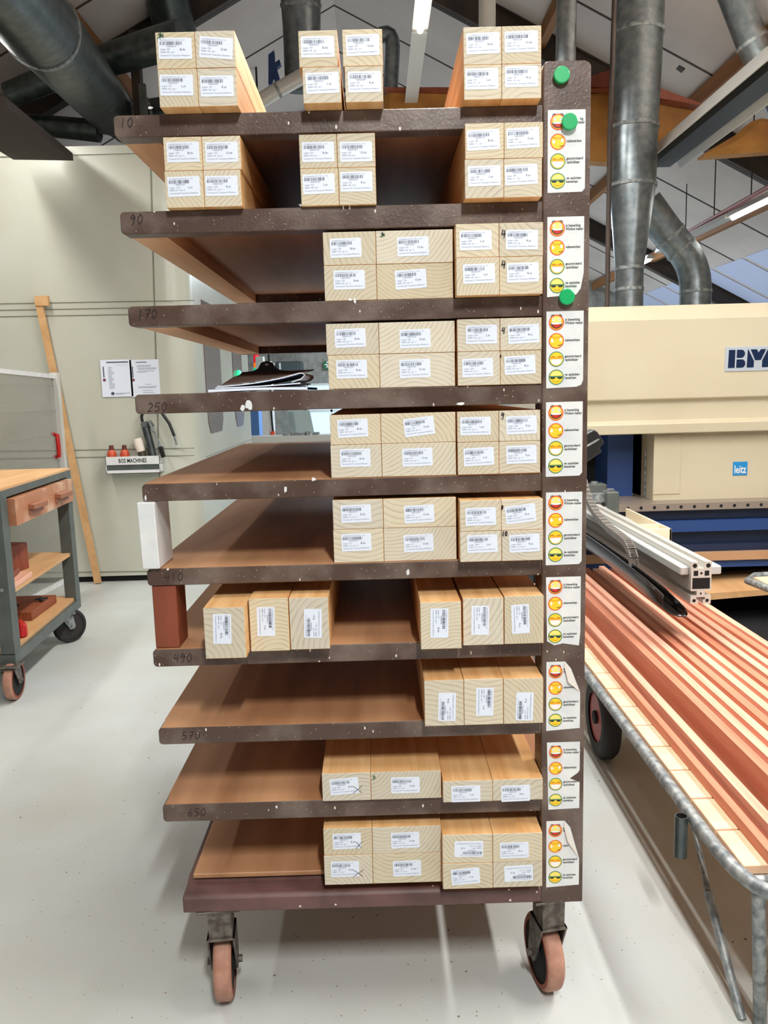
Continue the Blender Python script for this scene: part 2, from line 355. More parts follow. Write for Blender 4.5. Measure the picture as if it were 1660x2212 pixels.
# columns
colm = MB().prism(rrect(XC, BASE0, XR, at(1225, 130, Y=D-.006).z, .014, 6, (0, 0, 1, 1)), 'y', D-.006, D+.075)
colf = sub(colm, 'column', MT['brown'], rack, bevel=.003, seg=2)
sub(MB().prism(rrect(XC, BASE0, XR, SZ[0]+.1, .014, 6, (0, 0, 1, 1)), 'y', D+LEN-.13, D+LEN-.05), 'column', MT['brown'], rack, bevel=.003)
# base frame
bb = MB().prism([(D-.004, BASE0), (D+.09, BASE0), (D+.09, BASE1+.010), (D+.075, BASE1+.012), (D+.05, BASE1+.002), (D+.004, BASE1), (D-.004, BASE1-.008)], 'x', XL+.03, XR-.001)
bb.box((XL+.03, D+.09, BASE0+.005), (XL+.11, D+LEN, BASE1+.01)).box((XR-.09, D+.09, BASE0+.005), (XR, D+LEN, BASE1+.01)).box((XL+.11, D+LEN-.08, BASE0+.005), (XR-.09, D+LEN, BASE1+.01))
basefr = sub(bb, 'base_frame', MT['brownbase'], rack, bevel=.004, seg=2)
zb = BASE1+.026
BASETOP = zb-.003
sub(MB().box((XL+.045, D+.052, BASE1+.0105), (XC, D+LEN, BASETOP)), 'base_board', MT['board'], rack, bevel=.002)
def caster(parent, x, y, ztop, R_, w, ang, tyre, side, name='caster', fork=MT['forkm']):
    off = .03
    T = Matrix.Translation((x, y, 0)) @ Matrix.Rotation(ang, 4, 'Z')
    def X(mb): mb.v = [T @ v for v in mb.v]; return mb
    p = MB().box((-.052, -.05, ztop-.006), (.052, .05, ztop))
    zt = min(ztop-.014, 2*R_+.014)
    p.tube([(0, 0, ztop-.006), (0, 0, ztop-.014)], .036, 20).prism([(-.036, ztop-.014), (.036, ztop-.014), (.034, zt), (-.034, zt)], 'x', -w/2-.006, w/2+.006)
    root = sub(X(p), name, fork, parent, bevel=.001)
    wh = w/2+.007
    f = MB().box((-wh-.004, -.040, zt-.005), (wh+.004, .040, zt))
    for sx in (-1, 1):
        pl = [(-.040, zt), (.040, zt), (off+.022, R_+.0), (off+.012, R_-.018), (off-.012, R_-.018), (off-.024, R_+.0)]
        f.prism(pl, 'x', sx*wh, sx*(wh+.004))
        f.tube([(sx*wh, off, R_), (sx*(wh+.014), off, R_)], .009, 6)
    sub(X(f), 'fork', fork, root)
    prof = [(R_*.8, -w/2), (R_-.008, -w/2), (R_-.002, -w/2+.005), (R_, -w/4), (R_, w/4), (R_-.002, w/2-.005), (R_-.008, w/2), (R_*.8, w/2)]
    n = 40; vs = []; fs = []
    for k in range(n):
        t = 2*math.pi*k/n
        vs += [(q[1], off+math.cos(t)*q[0], R_+math.sin(t)*q[0]) for q in prof]
    m_ = len(prof)
    ty = MB()
    for k in range(n):
        for j in range(m_-1):
            fs.append((k*m_+j, k*m_+j+1, ((k+1) % n)*m_+j+1, ((k+1) % n)*m_+j))
    ty.add(vs, fs); ty.m = [1 if (f_ % (m_-1)) in (0, m_-2) else 0 for f_ in range(len(fs))]
    sub(X(ty), 'tyre', [tyre, side], root, smooth=True)
    hb = MB().tube([(-w/2+.004, off, R_), (w/2-.004, off, R_)], R_*.8, 32).tube([(-w/2-.006, off, R_), (w/2+.006, off, R_)], R_*.25, 20)
    sub(X(hb), 'wheel_centre', MT['hole'] if side is MT['wheelside'] else MT['rubber'], root)
    return root
WR = .092
caster(rack, XL+.108, D+.048, BASE0, WR, .044, math.radians(6), MT['wheel'], MT['wheelside'])
caster(rack, XR-.070, D+.048, BASE0, WR, .044, math.radians(10), MT['wheel'], MT['wheelside'])
caster(rack, XL+.105, D+LEN-.12, BASE0, WR, .044, math.radians(-8), MT['wheel'], MT['wheelside'])
caster(rack, XR-.075, D+LEN-.12, BASE0, WR, .044, math.radians(25), MT['wheel'], MT['wheelside'])
# bigger paint chips on the front edges
def chip(P, w, h, parent, n=9, seed=1):
    r = random.Random(seed); pts = []
    for k in range(n):
        t = 2*math.pi*k/n; q = .6+.5*r.random(); pts.append((P.x+math.cos(t)*w/2*q, P.y-.0006, P.z+math.sin(t)*h/2*q))
    return sub(MB().add(pts, [tuple(range(n))]), 'paint_splash', MT['white'], parent)
shelves = [o for o in COL.objects if o.parent is rack and o.name.startswith('shelf')]
shelves.sort(key=lambda o: -sum(v.co.z for v in o.data.vertices)/len(o.data.vertices))
for k, (x, y, w, h, s) in enumerate(((538, 876, .016, .024, 3), (524, 881, .012, .016, 3), (315, 1076, .006, .018, 4), (617, 1057, .008, .016, 4), (678, 1035, .012, .010, 4), (882, 1236, .008, .018, 5), (767, 650, .006, .014, 2), (756, 647, .012, .006, 2), (742, 448, .004, .012, 1), (756, 447, .004, .012, 1), (652, 443, .013, .006, 1), (598, 1743, .006, .010, 8), (363, 1230, .006, .006, 5), (996, 872, .022, .008, 3), (1155, 277, .004, .010, 0), (325, 233, .012, .005, 0))):
    chip(at(x, y, Y=D-.0006), w, h, shelves[s], seed=k+5)
# ------------------------------------------------------------------ timbers in the rack
_txt = {}
def text_geo(s, size, bold=False):
    key = (s, bold)
    if key not in _txt:
        c = bpy.data.curves.new('t', 'FONT'); c.body = s; c.size = 1; c.resolution_u = 2
        if bold: c.offset = .02
        o = bpy.data.objects.new('t', c); COL.objects.link(o)
        me = bpy.data.meshes.new_from_object(o)
        _txt[key] = ([v.co.copy() for v in me.vertices], [tuple(p.vertices) for p in me.polygons])
        bpy.data.objects.remove(o); bpy.data.meshes.remove(me); bpy.data.curves.remove(c)
    vs, fs = _txt[key]
    return vs, fs
def put_text(mb, s, x, z, size, mi=0, width=None, bold=False, vert=False):
    vs, fs = text_geo(s, size, bold)
    if not vs: return
    w = max(v.x for v in vs); k = size if not width else width/w
    if vert: mb.add([(x-v.y*size, 0, z+v.x*k) for v in vs], fs, mi)
    else: mb.add([(x+v.x*k, 0, z+v.y*size) for v in vs], fs, mi)
LW, LH = .0665, .0395
def make_label(parent, P, ang, code, typ, sz=1.0, lines=None):
    """P: centre of the sheet on the end face (world); ang in degrees, anticlockwise"""
    M = Matrix.Translation(P) @ Matrix.Rotation(-math.radians(ang), 4, 'Y') @ Matrix.Diagonal((sz, 1, sz, 1))
    sh = MB().prism(rrect(-LW/2, -LH/2, LW/2, LH/2, .0022, 3), 'y', -.0004, 0); sh.v = [M @ v for v in sh.v]
    s_ = sub(sh, 'barcode_label', MT['paper'], parent)
    t = MB(); x0 = -LW/2+.003
    put_text(t, 'KOZIJNHOUT 67 x 115', x0+.0015, .0142, .0031, 1, .048)
    x = x0+.0005; r = random.Random(code)
    while x < x0+.043:
        w = r.choice((.0004, .0004, .0011)); t.add([(x, 0, .0062), (x+w, 0, .0062), (x+w, 0, .0127), (x, 0, .0127)], [(0, 1, 2, 3)], 0); x += w+r.choice((.0005, .0005, .0012))
    put_text(t, '*%s*' % code, x0+.0125, .0024, .0044, 1)
    put_text(t, 'Lengte : %s' % lines[0], x0+.0005, -.0030, .0040, 1)
    put_text(t, typ, x0+.0395, -.0040, .0062, 0)
    put_text(t, 'MERK >%s  vak %s' % lines[1], x0+.0005, -.0085, .0042, 1)
    put_text(t, 'Comune Di Toscolano-Maderno', x0+.0005, -.0145, .0040, 1, .0585)
    t.v = [M @ (v+Vector((0, -.0007, 0))) for v in t.v]
    sub(t, 'print', [MT['ink'], MT['inkl']], s_)
    return s_
KIND = {'B': 'B.do', 'O': 'O.do', 'L': 'L.st', 'R': 'R.st'}
def stack(o, shelfz, rows, labels, gname, posnames, codes, lines, length=1.25, marks=None):
    """rows bottom to top: (ytop, ybottom, [x splits]); one name and one sheet per piece, same order"""
    Yf = D-o; z = shelfz+.0006; k = 0; out = []; lim = min([q for q in SB if q > shelfz+.02] or [9])-.0006
    for (yt, yb, xs) in rows:
        ym = (yt+yb)/2; ztop = at(sum(xs)/len(xs) if isinstance(xs[0], (int, float)) else 800, yt, Y=Yf).z
        ztop = min(ztop, lim)
        pairs = list(zip(xs, xs[1:])) if isinstance(xs[0], (int, float)) else xs
        for (xa, xb) in pairs:
            A = at(xa, ym, Y=Yf).x+.0004; B = at(xb, ym, Y=Yf).x-.0004
            ins = random.uniform(0, .0015)
            B = min(B, XC-.0015); cx = (A+B)/2; ln = length+random.uniform(-.05, .03)
            e = MB().box((A, Yf+ins, z), (B, Yf+ln, ztop-.0006))
            e.m = [1, 1, 0, 1, 0, 1]
            name, ext = posnames[k]
            b = e.build('timber_piece', [MT['end'], MT['side']], at_=(cx, Yf, (z+ztop)/2), bevel=.0008)
            tag(b, '%s%s, %s of %s' % ('' if ('numbered' in ext or 'green' in ext or 'crossed' in ext or 'extra' in ext) else 'pale ', ext, name, 'the '+gname), 'timber', 'timbers in the '+gname)
            lx, ly, la = labels[k][:3]
            P = at(lx, ly, Y=Yf+ins-.0002)
            make_label(b, P, la, codes[k][0], KIND[codes[k][1]], 1, lines[k] if isinstance(lines, list) else lines)
            out.append(b); k += 1
        z = ztop
    for (bi, txt, mx, my, h, w, mt, th) in (marks or []):
        P = at(mx, my, Y=Yf-.0012); scribble(txt, P, h, w, MT[mt], 'pen_mark', out[bi], th, .1)
    return out
SQ = 'square timber'
def four(w='square timber', w2=None): return [('lower left', w), ('lower right', w2 or w), ('upper left', w), ('upper right', w2 or w)]
def cd(base, a, order='LRBO'): return [('%08d' % (base+n), t) for n, t in zip(a, order)]
top = SZ[0]
stack(.040, top, [(147, 221, [342, 427, 512.5]), (67, 146, [336.5, 422, 509])], [(381.5, 184, -1), (469, 186, -.5), (378.5, 104.6, -1), (467, 103.4, -5)],
      'left stack on top of the rack', [('lower left', SQ), ('lower right', SQ), ('upper left', 'green-marked square timber'), ('upper right', SQ)], cd(38420000, (30, 40, 10, 20)), ('952', ('03', '1')), marks=[(2, '*', 339, 77, .012, .013, 'peng', .0014)])
stack(.042, top, [(142, 217, [(654, 737), (745.5, 828)]), (62, 140.5, [(645, 729.5), (740, 827)])], [(696.8, 179.2, 1), (788, 176.7, 0), (686.4, 101.1, 0), (783.8, 97.3, 1)],
      'middle stack on top of the rack', four(), cd(38420000, (70, 80, 50, 60)), ('787', ('05', '1')))
stack(.040, top, [(138, 209.5, [1002.5, 1084.5, 1170.5]), (55.5, 138, [1001.5, 1084.5, 1170.5])], [(1041.3, 170.6, 0), (1127.2, 165.4, 0), (1043.7, 93.6, 1), (1126.5, 89.9, 1)],
      'right stack on top of the rack', four(), cd(38420000, (110, 120, 90, 100)), ('972', ('07', '1')))
s1 = SZ[1]
stack(.022, s1, [(367.5, 440, [356.5, 440.3, 521.5]), (294, 367.5, [353.5, 436.8, 521])], [(397.3, 403, 1), (479, 401.4, 0), (395.6, 328.5, 0), (479, 328.5, 0)],
      'left stack on the second shelf from top', four(), cd(38420000, (150, 160, 130, 140)), ('1022', ('07', '12')))
stack(.010, s1, [(362, 436, [649.5, 732, 813]), (288, 362, [646.5, 728.5, 811.5])], [(688.9, 397.3, 1), (770.3, 392.2, 0), (687.3, 328.2, 0), (769.5, 327.6, 0)],
      'middle stack on the second shelf from top', four(), cd(38420000, (190, 200, 170, 180)), ('922', ('08', '1')))
stack(.040, s1, [(342, 416.5, [1004.5, 1089, 1172]), (263, 339.5, [1005, 1089.6, 1174])], [(1046.7, 380, 1), (1126.5, 377.2, 2), (1044.5, 302, 2), (1130, 298, 2)],
      'right stack on the second shelf from top', four(), cd(38420000, (230, 240, 210, 220)), ('887', ('11', '1')))
s2 = SZ[2]; FL = 'flat timber'; WD = 'extra wide timber'
def wide(sw=None): return [('lower left', FL), ('lower right', WD), ('upper left', FL), ('upper right', sw or WD)]
stack(.000, s2, [(570, 641, [700.5, 814, 980]), (498, 570, [698, 812.6, 979.5])], [(754.8, 604.4, 0), (887.8, 603, 3), (747.2, 535.4, 1), (892.5, 532.2, 1)],
      'left stack on the third shelf from top', wide('green-marked extra wide timber'), cd(38470000, (70, 80, 30, 40), 'BOBO'), ('758', ('04', '1.2')), marks=[(3, '*', 822, 507, .010, .009, 'peng', .0014)])
stack(.035, s2, [(554.5, 627, [986, 1079.5, 1173.5]), (481, 554.5, [985, 1079, 1174.3])], [(1035.3, 591, 1), (1130, 588.5, 1), (1028, 518.8, 0), (1128, 517.7, -1)],
      'right stack on the third shelf from top', [('lower left', FL), ('lower right', 'flat timber numbered four'), ('upper left', FL), ('upper right', 'flat timber numbered four')], cd(38470000, (50, 60, 10, 20), 'LRLR'), ('2059', ('04', '1.1')),
      marks=[(3, '4', 1083, 505, .015, .009, 'pen', .0022), (1, '4', 1083, 571, .015, .009, 'pen', .0022)])
s3 = SZ[3]
stack(.000, s3, [(764, 832, [709, 820.5, 984]), (696, 764, [704.5, 819, 983.5])], [(760.2, 797.4, 0), (896.8, 796, 1), (757, 730.2, 1), (897.2, 731.3, 1)],
      'left stack on the fourth shelf from top', wide(), cd(38470000, (150, 160, 110, 120), 'BOBO'), ('758', ('05', '1.1')))
stack(.006, s3, [(757.5, 826, [989, 1081.5, 1174.5]), (687, 757.5, [988, 1080.7, 1175])], [(1032.4, 794.2, 1), (1123.8, 788.4, 2), (1040.7, 722.3, 0), (1131.7, 721.2, 2)],
      'right stack on the fourth shelf from top', [('lower left', FL), ('lower right', FL), ('upper left', FL), ('upper right', 'flat timber numbered four')], cd(38470000, (130, 140, 90, 100), 'LRLR'), ('2059', ('05', '1.1')),
      marks=[(3, '4', 1084, 714, .013, .007, 'pen', .002), (1, '9', 1080, 770, .006, .003, 'pen', .0016)])
s4 = SZ[4]
stack(.000, s4, [(958, 1023, [714.5, 825, 986]), (893, 958, [713, 823, 985.2])], [(767.8, 989, 0), (902.3, 987.6, 1), (762.4, 925, 2), (905.9, 921.4, 6)],
      'left stack on the fifth shelf from top', wide(), cd(38470000, (230, 240, 190, 200), 'BOBO'), ('709', ('09', '1.1')))
stack(.004, s4, [(953.5, 1018, [989, 1078.8, 1168.5]), (887, 953.5, [988, 1078.6, 1168.3])], [(1034.9, 986.5, 2), (1127, 981.8, 1), (1027.7, 920.4, 0), (1127, 917.8, 1)],
      'right stack on the fifth shelf from top', [('lower left', FL), ('lower right', FL), ('upper left', FL), ('upper right', 'flat timber numbered nine')], cd(38470000, (210, 220, 170, 180), 'LRLR'), ('2059', ('09', '1.2')),
      marks=[(3, '9', 1082, 898, .013, .008, 'pen', .0018)])
s5 = SZ[5]
stack(.000, s5, [(1140.5, 1203, [720.5, 829.3, 987]), (1077, 1140.5, [719, 828.3, 986.3])], [(770.4, 1171.5, 1), (904.8, 1173, 2), (769.6, 1109.4, 1), (905.9, 1110, 2)],
      'left stack on the sixth shelf from top', wide(), cd(38470000, (310, 320, 270, 280), 'BOBO'), ('671', ('10', '1.3')))
stack(.030, s5, [(1146, 1209.5, [994.5, 1084.5, 1174]), (1079, 1146, [993.8, 1083.7, 1174])], [(1042.5, 1174.4, 1), (1133.6, 1173.3, 2), (1038.9, 1115.9, 1), (1125.2, 1110, 6)],
      'right stack on the sixth shelf from top', [('lower left', FL), ('lower right', 'flat timber numbered ten'), ('upper left', FL), ('upper right', FL)], cd(38470000, (290, 300, 250, 260), 'LRLR'), ('2059', ('10', '1.1')),
      marks=[(1, '10', 1085, 1153, .010, .005, 'pen', .0022), (3, '0', 1084, 1096, .009, .003, 'pen', .002)])
s6 = SZ[6]; TL = 'tall timber'
# fronts hang out over the shelf edge by different amounts
def single(o, row, lab, gname, nm, code, line, grp=None, shelfz=s6):
    return stack(o, shelfz, [row], [lab], gname, [nm], [code], line)
A_ = 'left trio on the seventh shelf from top'; B_ = 'right trio on the seventh shelf from top'
single(.082, (1312.4, 1420, [441, 530.5]), (480.2, 1358.6, -92), A_, ('left', 'tall pulled-out timber'), ('38400410', 'B'), ('955', ('02', '3')))
single(.040, (1292.5, 1397, [539.2, 624.3]), (574.8, 1342.7, -91), A_, ('middle', TL), ('38400420', 'L'), ('952', ('02', '3')))
single(.036, (1291, 1393.5, [625.6, 711.3]), (676.4, 1346.7, 88), A_, ('right', TL), ('38400430', 'R'), ('952', ('02', '3')))
single(.060, (1300.5, 1409, [909, 997.7]), (949.8, 1346, -91), B_, ('left', TL), ('38400440', 'B'), ('962', ('02', '4')))
single(.040, (1291.5, 1397.5, [1000.8, 1089]), (1037.9, 1340.2, -91), B_, ('middle', TL), ('38400450', 'L'), ('972', ('02', '4')))
single(.038, (1287, 1395, [1090, 1175.5]), (1124.9, 1337.2, -88), B_, ('right', TL), ('38400460', 'R'), ('972', ('02', '4')))
C_ = 'trio on the eighth shelf from top'
single(.038, (1469, 1572.5, [917.5, 1002.8]), (966.3, 1527, 88), C_, ('left', TL), ('38400510', 'B'), ('942', ('02', '5')), shelfz=SZ[7])
single(.038, (1466, 1572, [1003, 1088]), (1047.8, 1516, -91), C_, ('middle', TL), ('38400520', 'L'), ('942', ('02', '5')), shelfz=SZ[7])
single(.038, (1465, 1571.5, [1088.4, 1174.7]), (1133.8, 1526, 88), C_, ('right', TL), ('38400530', 'R'), ('942', ('02', '5')), shelfz=SZ[7])
s8 = SZ[8]; R8 = 'row of four, ninth shelf from top'
stack(.010, s8, [(1667.5, 1727, [696, 801.5, 954])], [(744.3, 1698.4, 4), (876.2, 1695.9, 0)], R8, [('leftmost', 'crossed-out flat timber'), ('second from left', 'green-marked wide timber')], cd(38420300, (30, 40), 'BO'), ('848', ('12', '1')),
      marks=[(0, 'X', 763, 1706, .018, .020, 'pen', .0010), (1, '*', 804, 1680, .014, .008, 'peng', .0008)])
stack(.032, s8, [(1684.5, 1745.5, [957.5, 1065, 1174])], [(1007, 1714.7, 0), (1114.4, 1713.6, 1)], R8, [('third from left', FL), ('rightmost', FL)], cd(38420300, (10, 20), 'LR'), ('2072', ('12', '1')))
BT = BASETOP
stack(.010, BT, [(1845, 1904.5, [700.5, 805.5, 955]), (1787, 1845, [699, 804.7, 954.3])], [(745.8, 1877.3, 0), (879.9, 1875.5, 1), (749.8, 1817, 1), (875.9, 1814.8, 1)],
      'left stack on the bottom deck', [('lower left', 'crossed-out flat timber'), ('lower right', 'wide timber'), ('upper left', 'crossed-out flat timber'), ('upper right', 'wide timber')], cd(38420400, (30, 40, 10, 20), 'BOBO'), ('828', ('13', '1')),
      marks=[(0, 'X', 764, 1887, .018, .022, 'pen', .0010), (2, 'X', 769, 1826, .018, .014, 'pen', .0010)])
stack(.040, BT, [(1863, 1918.5, [957, 1065.5, 1172.5]), (1801, 1863, [956.5, 1065.2, 1172.5])], [(1006.3, 1892.9, 4), (1120.9, 1886.4, 182), (1013.2, 1834, 179), (1111.9, 1836.5, 1)],
      'right stack on the bottom deck', four(FL), cd(38420400, (70, 80, 50, 60), 'LRLR'), ('2072', ('13', '1')))
# ------------------------------------------------------------------ status stickers on the column
SY = {'rim_r': mat('sticker_red', (226, 76, 44), .5), 'rim_g': mat('sticker_green', (60, 132, 100), .5), 'y': mat('sticker_yellow', (250, 206, 40), .5), 'pale': mat('sticker_pale_yellow', (244, 228, 120), .5),
      'or': mat('sticker_orange', (244, 170, 30), .5), 'w': mat('sticker_white', (240, 240, 236), .5), 'k': mat('sticker_dark', (30, 44, 40), .5), 'rd': mat('sticker_mouth_red', (206, 38, 24), .5)}
KEYS = ['rim_r', 'rim_g', 'y', 'pale', 'or', 'w', 'k', 'rd']; SM = [SY[k] for k in KEYS]
def arc(cx, cz, rx, rz, a0, a1, n=10): return [(cx+rx*math.cos(math.radians(a0+(a1-a0)*k/n)), cz+rz*math.sin(math.radians(a0+(a1-a0)*k/n))) for k in range(n+1)]
def smiley(kind, c, r, parent):
    m = MB(); ki = KEYS.index; L_ = [0]
    def pl(pts, key):
        L_[0] += 1; y = c.y-.0003-.00008*L_[0]
        m.add([(c.x+p[0]*r, y, c.z+p[1]*r) for p in pts], [tuple(range(len(pts)))], ki(key))
    def ln(pts, w, key):
        L_[0] += 1; y = c.y-.0003-.00008*L_[0]; m.strip([(c.x+p[0]*r, y, c.z+p[1]*r) for p in pts], w*r, ki(key))
    if kind == 0:
        ln([(-.72, .78), (-.55, .98), (-.3, .96)], .10, 'k'); ln([(.72, .78), (.55, .98), (.3, .96)], .10, 'k')
    pl(arc(0, 0, 1, 1, 0, 360, 28)[:-1], 'rim_r' if kind < 2 else 'rim_g')
    pl(arc(0, 0, .88, .88, 0, 360, 28)[:-1], 'y' if kind else 'or')
    if kind == 0:
        pl(arc(0, .3, .66, .5, 0, 360, 20)[:-1], 'pale')
        for s in (-1, 1): pl(arc(s*.42, .38, .16, .2, 0, 360, 12)[:-1], 'w'); pl(arc(s*.42, .40, .05, .07, 0, 360, 8)[:-1], 'k')
        pl([(-.78, -.02)]+arc(0, -.02, .78, .74, 180, 360, 14)[1:], 'k'); pl(arc(0, -.2, .55, .45, 190, 350, 12), 'rd')
        pl([(-.74, 0), (.74, 0), (.62, -.2), (0, -.26), (-.62, -.2)], 'w')
    elif kind == 1:
        pl(arc(0, .05, .55, .5, 0, 360, 18)[:-1], 'or')
        pl(arc(0, -.1, .5, .45, 0, 360, 18)[:-1], 'y')
        for s in (-1, 1): pl(arc(s*.55, .08+s*.06, .17, .24, 0, 360, 12)[:-1], 'w'); ln(arc(s*.55, .45, .18, .1, 20, 160, 5), .07, 'or')
        ln(arc(.35, -.38, .35, .2, 250, 350, 6), .07, 'k')
    elif kind == 2:
        pl(arc(0, .2, .84, .4, 180, 360, 16)+arc(0, .2, .84, .3, 0, 180, 12)[1:-1], 'or')
        pl(arc(0, .3, .70, .55, 0, 180, 14), 'y')
        for s in (-1, 1): ln(arc(s*.45, .16, .24, .2, 10, 170, 7), .09, 'or')
        pl([(-.74, -.02), (.74, -.02)]+arc(0, -.05, .74, .72, 355, 185, 14), 'w')
    else:
        pl(arc(0, .2, .74, .6, 0, 180, 14), 'pale')
        pl([(-.92, .12), (-.7, -.22), (-.3, -.24), (-.05, .02), (.05, .02), (.3, -.24), (.7, -.22), (.92, .12)], 'k')
        pl([(-.9, .16), (.9, .16), (.8, .02), (-.8, .02)], 'rim_g')
        ln(arc(0, -.35, .5, .25, 200, 340, 8), .07, 'or')
    return sub(m, 'smiley', SM, parent)
YF = D-.0063
STK = [((1184, 238), (1264, 415)), ((1183, 469), (1261, 640)), ((1181, 673), (1260, 837)), ((1180, 869), (1258, 1028)), ((1180, 1064), (1257, 1219)), ((1180, 1247), (1254, 1394)), ((1181, 1430), (1253, 1575)), ((1182, 1604), (1252, 1747)), ((1181, 1774), (1251, 1913))]
for i, (a, b) in enumerate(STK):
    A = at(a[0], a[1], Y=YF); B = at(b[0], b[1], Y=YF); 
    x0, x1 = max(A.x, XC+.008), min(B.x+.0, XR-.006); z1, z0 = A.z, B.z; W_, H_ = x1-x0, z1-z0
    if i in (6, 8): poly = [(x0, z0-.002), (x1, z0+.003), (x1, z0+H_*(.55 if i == 6 else .42)), (x0+W_*.72, z1-H_*.1), (x0+W_*.55, z1), (x0, z1)]
    elif i == 2: poly = [(x0, z0), (x1-W_*.18, z0+.002), (x1-.004, z0+.006), (x1, z0+H_*.1), (x1, z1), (x0, z1)]
    elif i == 5: poly = [(x0+.003, z0+.012), (x0+W_*.25, z0+.002), (x0+W_*.5, z0+.006), (x1-.003, z0), (x1, z0+H_*.2), (x1, z1), (x0, z1)]
    elif i == 1: poly = [(x0, z0), (x1-W_*.2, z0+.004), (x1-W_*.08, z0+H_*.1), (x1, z0+H_*.3), (x1, z1), (x0, z1)]
    elif i == 7: poly = [(x0+.004, z0), (x1, z0+.002), (x1, z0+H_*.40), (x1-W_*.3, z0+H_*.46), (x1-W_*.06, z0+H_*.54), (x1, z0+H_*.58), (x1, z1), (x0, z1)]
    else: poly = [(x0, z0), (x1-.006, z0+.001), (x1, z0+.008), (x1, z1), (x0, z1)]
    stick = sub(MB().prism(poly, 'y', YF-.0004, YF), 'status_sticker', MT['white'], rack)
    for k in range(4):
        c = Vector((x0+W_*.27, YF-.0004, z1-H_*(.145+.237*k))); smiley(k, c, W_*.205, stick)
    t = MB(); zz = lambda f: z1-H_*f
    tw = x0+W_*.50
    peeled = i in (6, 8)
    if i != 0:
        put_text(t, 'in' if peeled else 'in bewerking', tw, zz(.125), .0078, 0, W_*(.07 if peeled else .40), True)
        put_text(t, 'W' if peeled else 'Window master', tw, zz(.168), .0078, 0, W_*(.07 if peeled else .48), True)
    else:
        put_text(t, 'ing', x0+W_*.85, zz(.125), .0078, 0, W_*.09, True); put_text(t, 'master', x0+W_*.78, zz(.168), .0078, 0, W_*.20, True)
    put_text(t, 'nabew' if i == 8 else 'nabewerken', tw, zz(.39), .0078, 0, W_*(.18 if i == 8 else .40), True)
    put_text(t, 'gecontroleerd', tw, zz(.60), .0078, 0, W_*.44, True); put_text(t, 'opsluitbaar', tw, zz(.645), .0078, 0, W_*.36, True)
    put_text(t, 'na opsluiten', tw, zz(.838), .0078, 0, W_*.40, True); put_text(t, 'bewerken', tw, zz(.882), .0078, 0, W_*.31, True)
    for a_, b_ in ((0, .30), (.30, .50), (.50, .73), (.73, 1)):
        q = MB()
        for f_ in t.f:
            zc_ = (z1-t.v[f_[0]].z)/H_
            if a_ <= zc_ < b_: q.add([t.v[j]+Vector((0, YF-.0008, 0)) for j in f_], [tuple(range(len(f_)))])
        sub(q, 'caption', MT['pen'], stick)
    if peeled:   # the loose corner folded over towards the viewer
        f = MB().add([(x0+W_*.55, YF-.001, z1), (x1, YF-.001, z0+H_*(.55 if i == 6 else .42)), (x0+W_*.62, YF-.010, z1-H_*.28), (x0+W_*.52, YF-.006, z1-H_*.08)], [(0, 1, 2), (0, 2, 3)])
        sub(f, 'peeled_corner', mat('sticker_back', (214, 206, 196), .5), stick)
# magnets
for (x, y, yo, lab) in ((1215, 160, 0, 'round green magnet alone near the top of the rack column'), (1232, 262, .0012, 'chipped round green magnet over the topmost sticker'), (1226, 641, .0012, 'round green magnet at the foot of the second sticker')):
    P = at(x, y, Y=D-.02); r = .0165; y1 = D-.0064-yo
    m = MB().tube([(P.x, y1, P.z), (P.x, y1-.008, P.z), (P.x, y1-.0115, P.z), (P.x, y1-.013, P.z)], [r*.9, r, r, r*.9], 36)
    tag(m.build('round_magnet', MT['green'], smooth=True, at_=(P.x, y1, P.z)), lab, 'magnet', 'green magnets on the column')
# ------------------------------------------------------------------ spacer blocks, clipboard
za, zb_ = SZ[5], SB[4]
Q0 = at(302, 1150, Y=D-.012).x; Q1 = at(337, 1150, Y=D-.012).x
tag(MB().prism([(Q0, za+.0005), (Q1+.003, za+.0005), (Q1, zb_-.0005), (Q0-.003, zb_-.0005)], 'y', D-.012, D+.11).build('spacer_block', MT['white'], at_=(Q0, D, za), bevel=.002),
    'white painted block propping the shelf above the one marked 410', 'block')
za, zb_ = SZ[6], SB[5]
Q0 = at(331, 1330, Y=D).x; Q1 = at(385, 1330, Y=D).x
tag(MB().box((Q0, D+.004, za+.0005), (Q1-.002, D+.09, zb_-.0005)).build('spacer_block', MT['dkwood'], at_=(Q0, D, za), bevel=.002),
    'red brown wooden block propping the shelf marked 410 at its left', 'block')
cb = empty('clipboard', (at(560, 830, Y=D+.2).x, D+.2, SZ[3]), 'dark brown clipboard with curling white sheets on the fourth shelf from top', 'clipboard')
X0, X1 = at(458, 830, Y=D+.05).x, at(668, 830, Y=D+.05).x; z = SZ[3]
def sheet(pts, y0, y1, th, name, m_):
    mb = MB()
    for (a, b) in zip(pts, pts[1:]):
        mb.add([(a[0], y0, a[1]), (b[0], y0, b[1]), (b[0], y1, b[1]), (a[0], y1, a[1]), (a[0], y0, a[1]+th), (b[0], y0, b[1]+th), (b[0], y1, b[1]+th), (a[0], y1, a[1]+th)], [(0, 1, 2, 3), (4, 5, 6, 7), (0, 1, 5, 4), (3, 2, 6, 7)])
    return sub(mb, name, m_, cb)
PW = mat('sheet_paper', (232, 238, 250), .6)
wx = X1-X0
sheet([(X0+wx*t, z+.0008+.002*math.sin(t*3)) for t in [k/12 for k in range(13)]], D+.005, D+.30, .0055, 'paper_sheet', PW)
sheet([(X0+.014+(wx-.03)*t, z+.0085+.006*t*t) for t in [k/12 for k in range(13)]], D+.015, D+.30, .0022, 'paper_sheet', PW)
loop = [(X0+.018+(wx-.035)*t, z+.0125+.024*t**2) for t in [k/14 for k in range(15)]]
